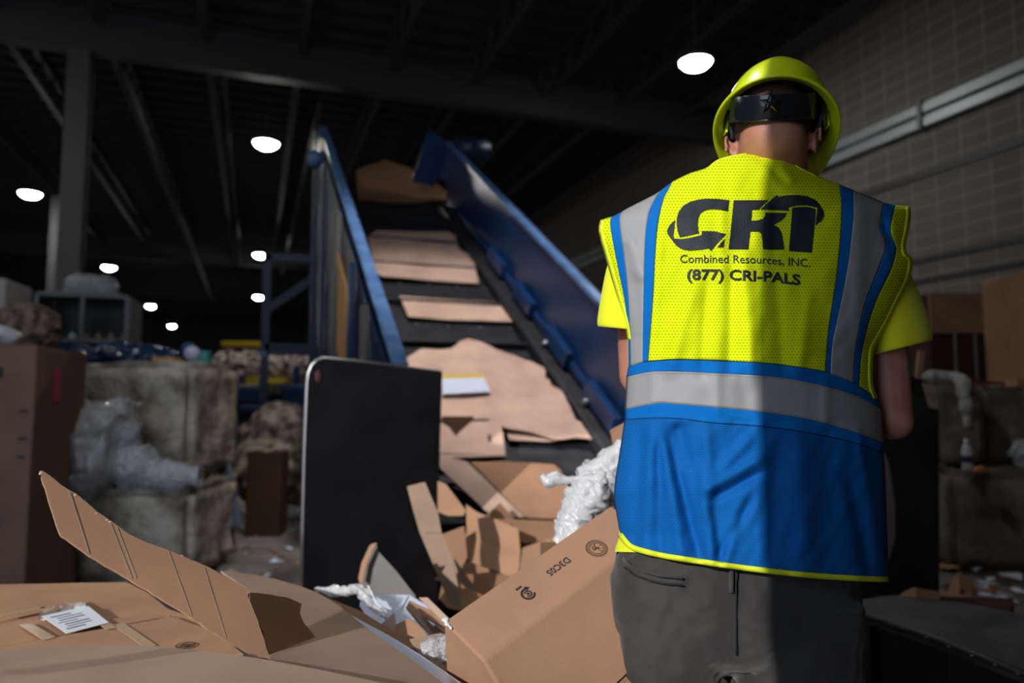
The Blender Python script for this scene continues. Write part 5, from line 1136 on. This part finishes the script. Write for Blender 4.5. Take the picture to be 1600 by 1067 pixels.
for xa, xb in ((960, 1110), (1275, 1410)):     # over the shoulders
    xs_ = [xa+(xb-xa)*i/12 for i in range(13)]; vs = []; uv = []
    for j in range(8):
        t = j/7
        for x in xs_:
            y0_ = interp(YT, x); a_ = S(x, y0_+.5); e_ = P(1180+(x-1180)*.62, 335, DC(300)+.10); p_ = a_.lerp(e_, t)-PU*(.004*t+.012*math.sin(math.pi*t)); vs.append(p_); uv.append((x, j*9))
    fs = [(j*13+i, j*13+i+1, (j+1)*13+i+1, (j+1)*13+i) for j in range(7) for i in range(12)]
    o = MO('shoulder_panel', vs, fs, VY, vest, True); checker_uv(o, uv); mod(o, 'SOLIDIFY', thickness=.0012, offset=0)
# --- t-shirt: torso, sleeves
shirt = part('t_shirt', worker, P(1180, 600, 1.36))
rings = []
for y in list(range(312, 846, 16))+[858, 866]:
    l, r = interp(LO, max(y, 560)), interp(RO, max(y, 560)); l += 8 if y < 800 else 3; r -= 8
    k = 1 if y > 420 else interp([(300, .55), (350, .82), (420, 1)], y)
    ex = max(0, min(1, (y-800)/40)); l -= 5*ex; yy_ = lambda t: y if y < 850 else y-4+(math.cos(t)+1)*5
    c = (l+r)/2; h = (r-l)/2*k; rings.append([P(c+h*math.cos(t), yy_(t), DC(y)+.01-(DB(y)-.022)*math.sin(t)*interp([(300, .35), (360, .75), (420, 1)], y)) for t in [tp*k2/48 for k2 in range(48)]])
vs, fs = loft(rings, True, False); MO('torso', vs, fs, SHIRT, shirt, True)
def sleeve(rows):
    rings = []
    for cx_, cy, rx, d, rz_, tilt in rows:
        rings.append([P(cx_+rx*math.cos(t), cy+tilt*math.cos(t)+(0), d-rz_*math.sin(t)) for t in [tp*k/36 for k in range(36)]])
    vs, fs = loft(rings, True, False)
    vs = [v+(v-Vector(rings[0][0]))*0+PF*noise.noise(v*14)*.004 for v in vs]
    o = MO('sleeve', vs, fs, SHIRT, shirt, True); mod(o, 'SUBSURF', levels=1, render_levels=1); mod(o, 'SOLIDIFY', thickness=.002, offset=0); return o
sleeve([(1010, 350, 26, 1.53, .04, -6), (1000, 380, 38, 1.53, .052, -4), (992, 410, 42, 1.525, .058, 0), (987, 440, 43, 1.515, .066, 3), (985, 470, 46, 1.505, .072, 4), (982, 500, 48, 1.495, .078, 4), (981, 513, 47.5, 1.49, .078, 4.5), (981, 514, 45, 1.49, .074, 4.5)])
sleeve([(1365, 352, 28, 1.53, .04, 8), (1370, 385, 38, 1.53, .052, 8), (1380, 420, 40, 1.525, .058, 4), (1389, 455, 44, 1.515, .066, -2), (1397, 490, 50, 1.50, .072, -6), (1405, 522, 52, 1.49, .076, -10), (1410, 541, 49, 1.485, .078, -12), (1410, 543, 46, 1.485, .074, -12)])
# --- trousers
pants = part('trousers', worker, (px0, py0, .12))
rings = []
for y, l, r, db, df in ((856, 975, 1365, .11, .12), (872, 960, 1352, .125, .13), (900, 955, 1347, .135, .13), (950, 954, 1344, .15, .13), (990, 956, 1343, .15, .13), (1015, 965, 1335, .148, .12), (1034, 1000, 1295, .14, .10), (1048, 1060, 1230, .12, .08), (1054, 1110, 1170, .09, .05)):
    c = (l+r)/2; h = (r-l)/2; ring = []
    for k in range(64):
        t = tp*k/64; ct, st = math.cos(t), math.sin(t); x = c+h*(abs(ct)**.85)*(1 if ct > 0 else -1)
        cleft = .018*math.exp(-((x-1150)/16)**2)*max(0, min(1, (y-880)/60))
        d = 1.42-(db*max(0, st)**.8+(-df)*max(0, -st)**.8)+(cleft if st > 0 else 0)
        ring.append(P(x, y, d))
    rings.append(ring)
b = MB(); vs, fs = loft(rings); b.add(vs, fs)
def leg(xl, xr, kn, an, side):
    rings = []
    def rg(c, rx, ry, n=40): return [c+PR*rx*math.cos(tp*k/n)+PF*ry*math.sin(tp*k/n) for k in range(n)]
    top = P((xl+xr)/2, 930, 1.42); rx = (xr-xl)/2*1.42/FPX
    m1 = P((xl+xr)/2, 1060, 1.42)
    rings = [rg(top, rx*.98, .14), rg(P((xl+xr)/2, 1010, 1.415), rx, .143), rg(m1-PF*.005, rx, .135)]
    for t in (.25, .5, .75, 1): c = m1.lerp(kn, t); rings.append(rg(c, rx+(.085-rx)*t, .13+(.09-.13)*t))
    for t in (.2, .4, .6, .8, .95, 1): c = kn.lerp(an, t); rings.append(rg(c, .085-.008*t, .09+.005*t))
    vs, fs = loft(rings[::-1]); b.add(vs, fs)
leg(957, 1118, knL, anL, -1); leg(1138, 1339, knR, anR, 1)
def fold(pts, r, lift=.0):
    q = [P(x, y, 1.42-.15*max(0, 1-abs((x-1150)/195)**2)**.42-lift) for x, y in pts]
    for a_, b2 in zip(q, q[1:]): cap(b, a_, b2, r, r, 5)
for pts in (((985, 945), (1030, 985), (1085, 1010)), ((965, 960), (1000, 1000), (1040, 1015)), ((1300, 950), (1250, 985), (1195, 1015)), ((1320, 930), (1335, 1000), (1330, 1070))):
    fold(pts, .012, -.007)
pb = b.build('legs', PANTS, pants, True); fixn(pb)
mod(pb, 'REMESH', mode='VOXEL', voxel_size=.006, use_smooth_shade=True); mod(pb, 'SMOOTH', factor=.8, iterations=12)
mod(pb, 'DISPLACE', texture=tex('CLOUDS', .10, noise_depth=2), strength=.014, mid_level=.5, texture_coords='LOCAL'); mod(pb, 'DISPLACE', texture=tex('MARBLE', .06, turbulence=12, noise_depth=1), strength=.0035, mid_level=.5, texture_coords='LOCAL'); mod(pb, 'DISPLACE', texture=tex('CLOUDS', .035, noise_depth=1), strength=.003, mid_level=.5, texture_coords='LOCAL')
def pant_strip(name, pts, w_, m, lift=.004):
    q = [P(x, y, d-lift) for x, y, d in pts]; s = MB()
    s.tube(q, w_, 8); return s.build(name, m, pants, True)
def pd(x, y): 
    h = 195; u = (x-1150)/h; return 1.42-.15*max(0, 1-abs(u)**2)**.42
pant_strip('pocket_welt', [(x, y, pd(x, y)) for x, y in ((973, 872), (985, 884), (1005, 893), (1030, 899), (1066, 903))], .0022, PANTS, .006)
pant_strip('pocket_welt', [(x, y, pd(x, y)) for x, y in ((975, 886), (990, 898), (1015, 907), (1040, 912), (1067, 914))], .0018, PANTSD, .006)
pant_strip('back_seam', [(1150, y, pd(1150, y)+.014) for y in range(880, 1030, 12)], .0014, PANTSD, .006)
pant_strip('belt_loop', [(1143, y, pd(1143, y)+.012) for y in range(885, 935, 10)], .0035, PANTS, .006)
for an, s_ in ((anL, -1), (anR, 1)):
    t = part('work_boot', worker, (an.x, an.y, 0))
    s = MB(); f0 = Vector((an.x, an.y, 0)); toe = (PF+PR*.12*s_).normalized()
    cap(s, f0+PU*.06-toe*.02, f0+PU*.055+toe*.15, .048, .042, 6); cap(s, f0+PU*.06, f0+PU*.17, .050, .056, 5)
    o = s.build('upper', BOOT, t, True); mod(o, 'REMESH', mode='VOXEL', voxel_size=.008, use_smooth_shade=True); mod(o, 'SMOOTH', factor=.6, iterations=3)
    s = MB(); s.beam(f0+PU*.012-toe*.07, f0+PU*.012+toe*.20, .09, .024, PU); s.build('sole', BLACKP, t, bevel=.01)
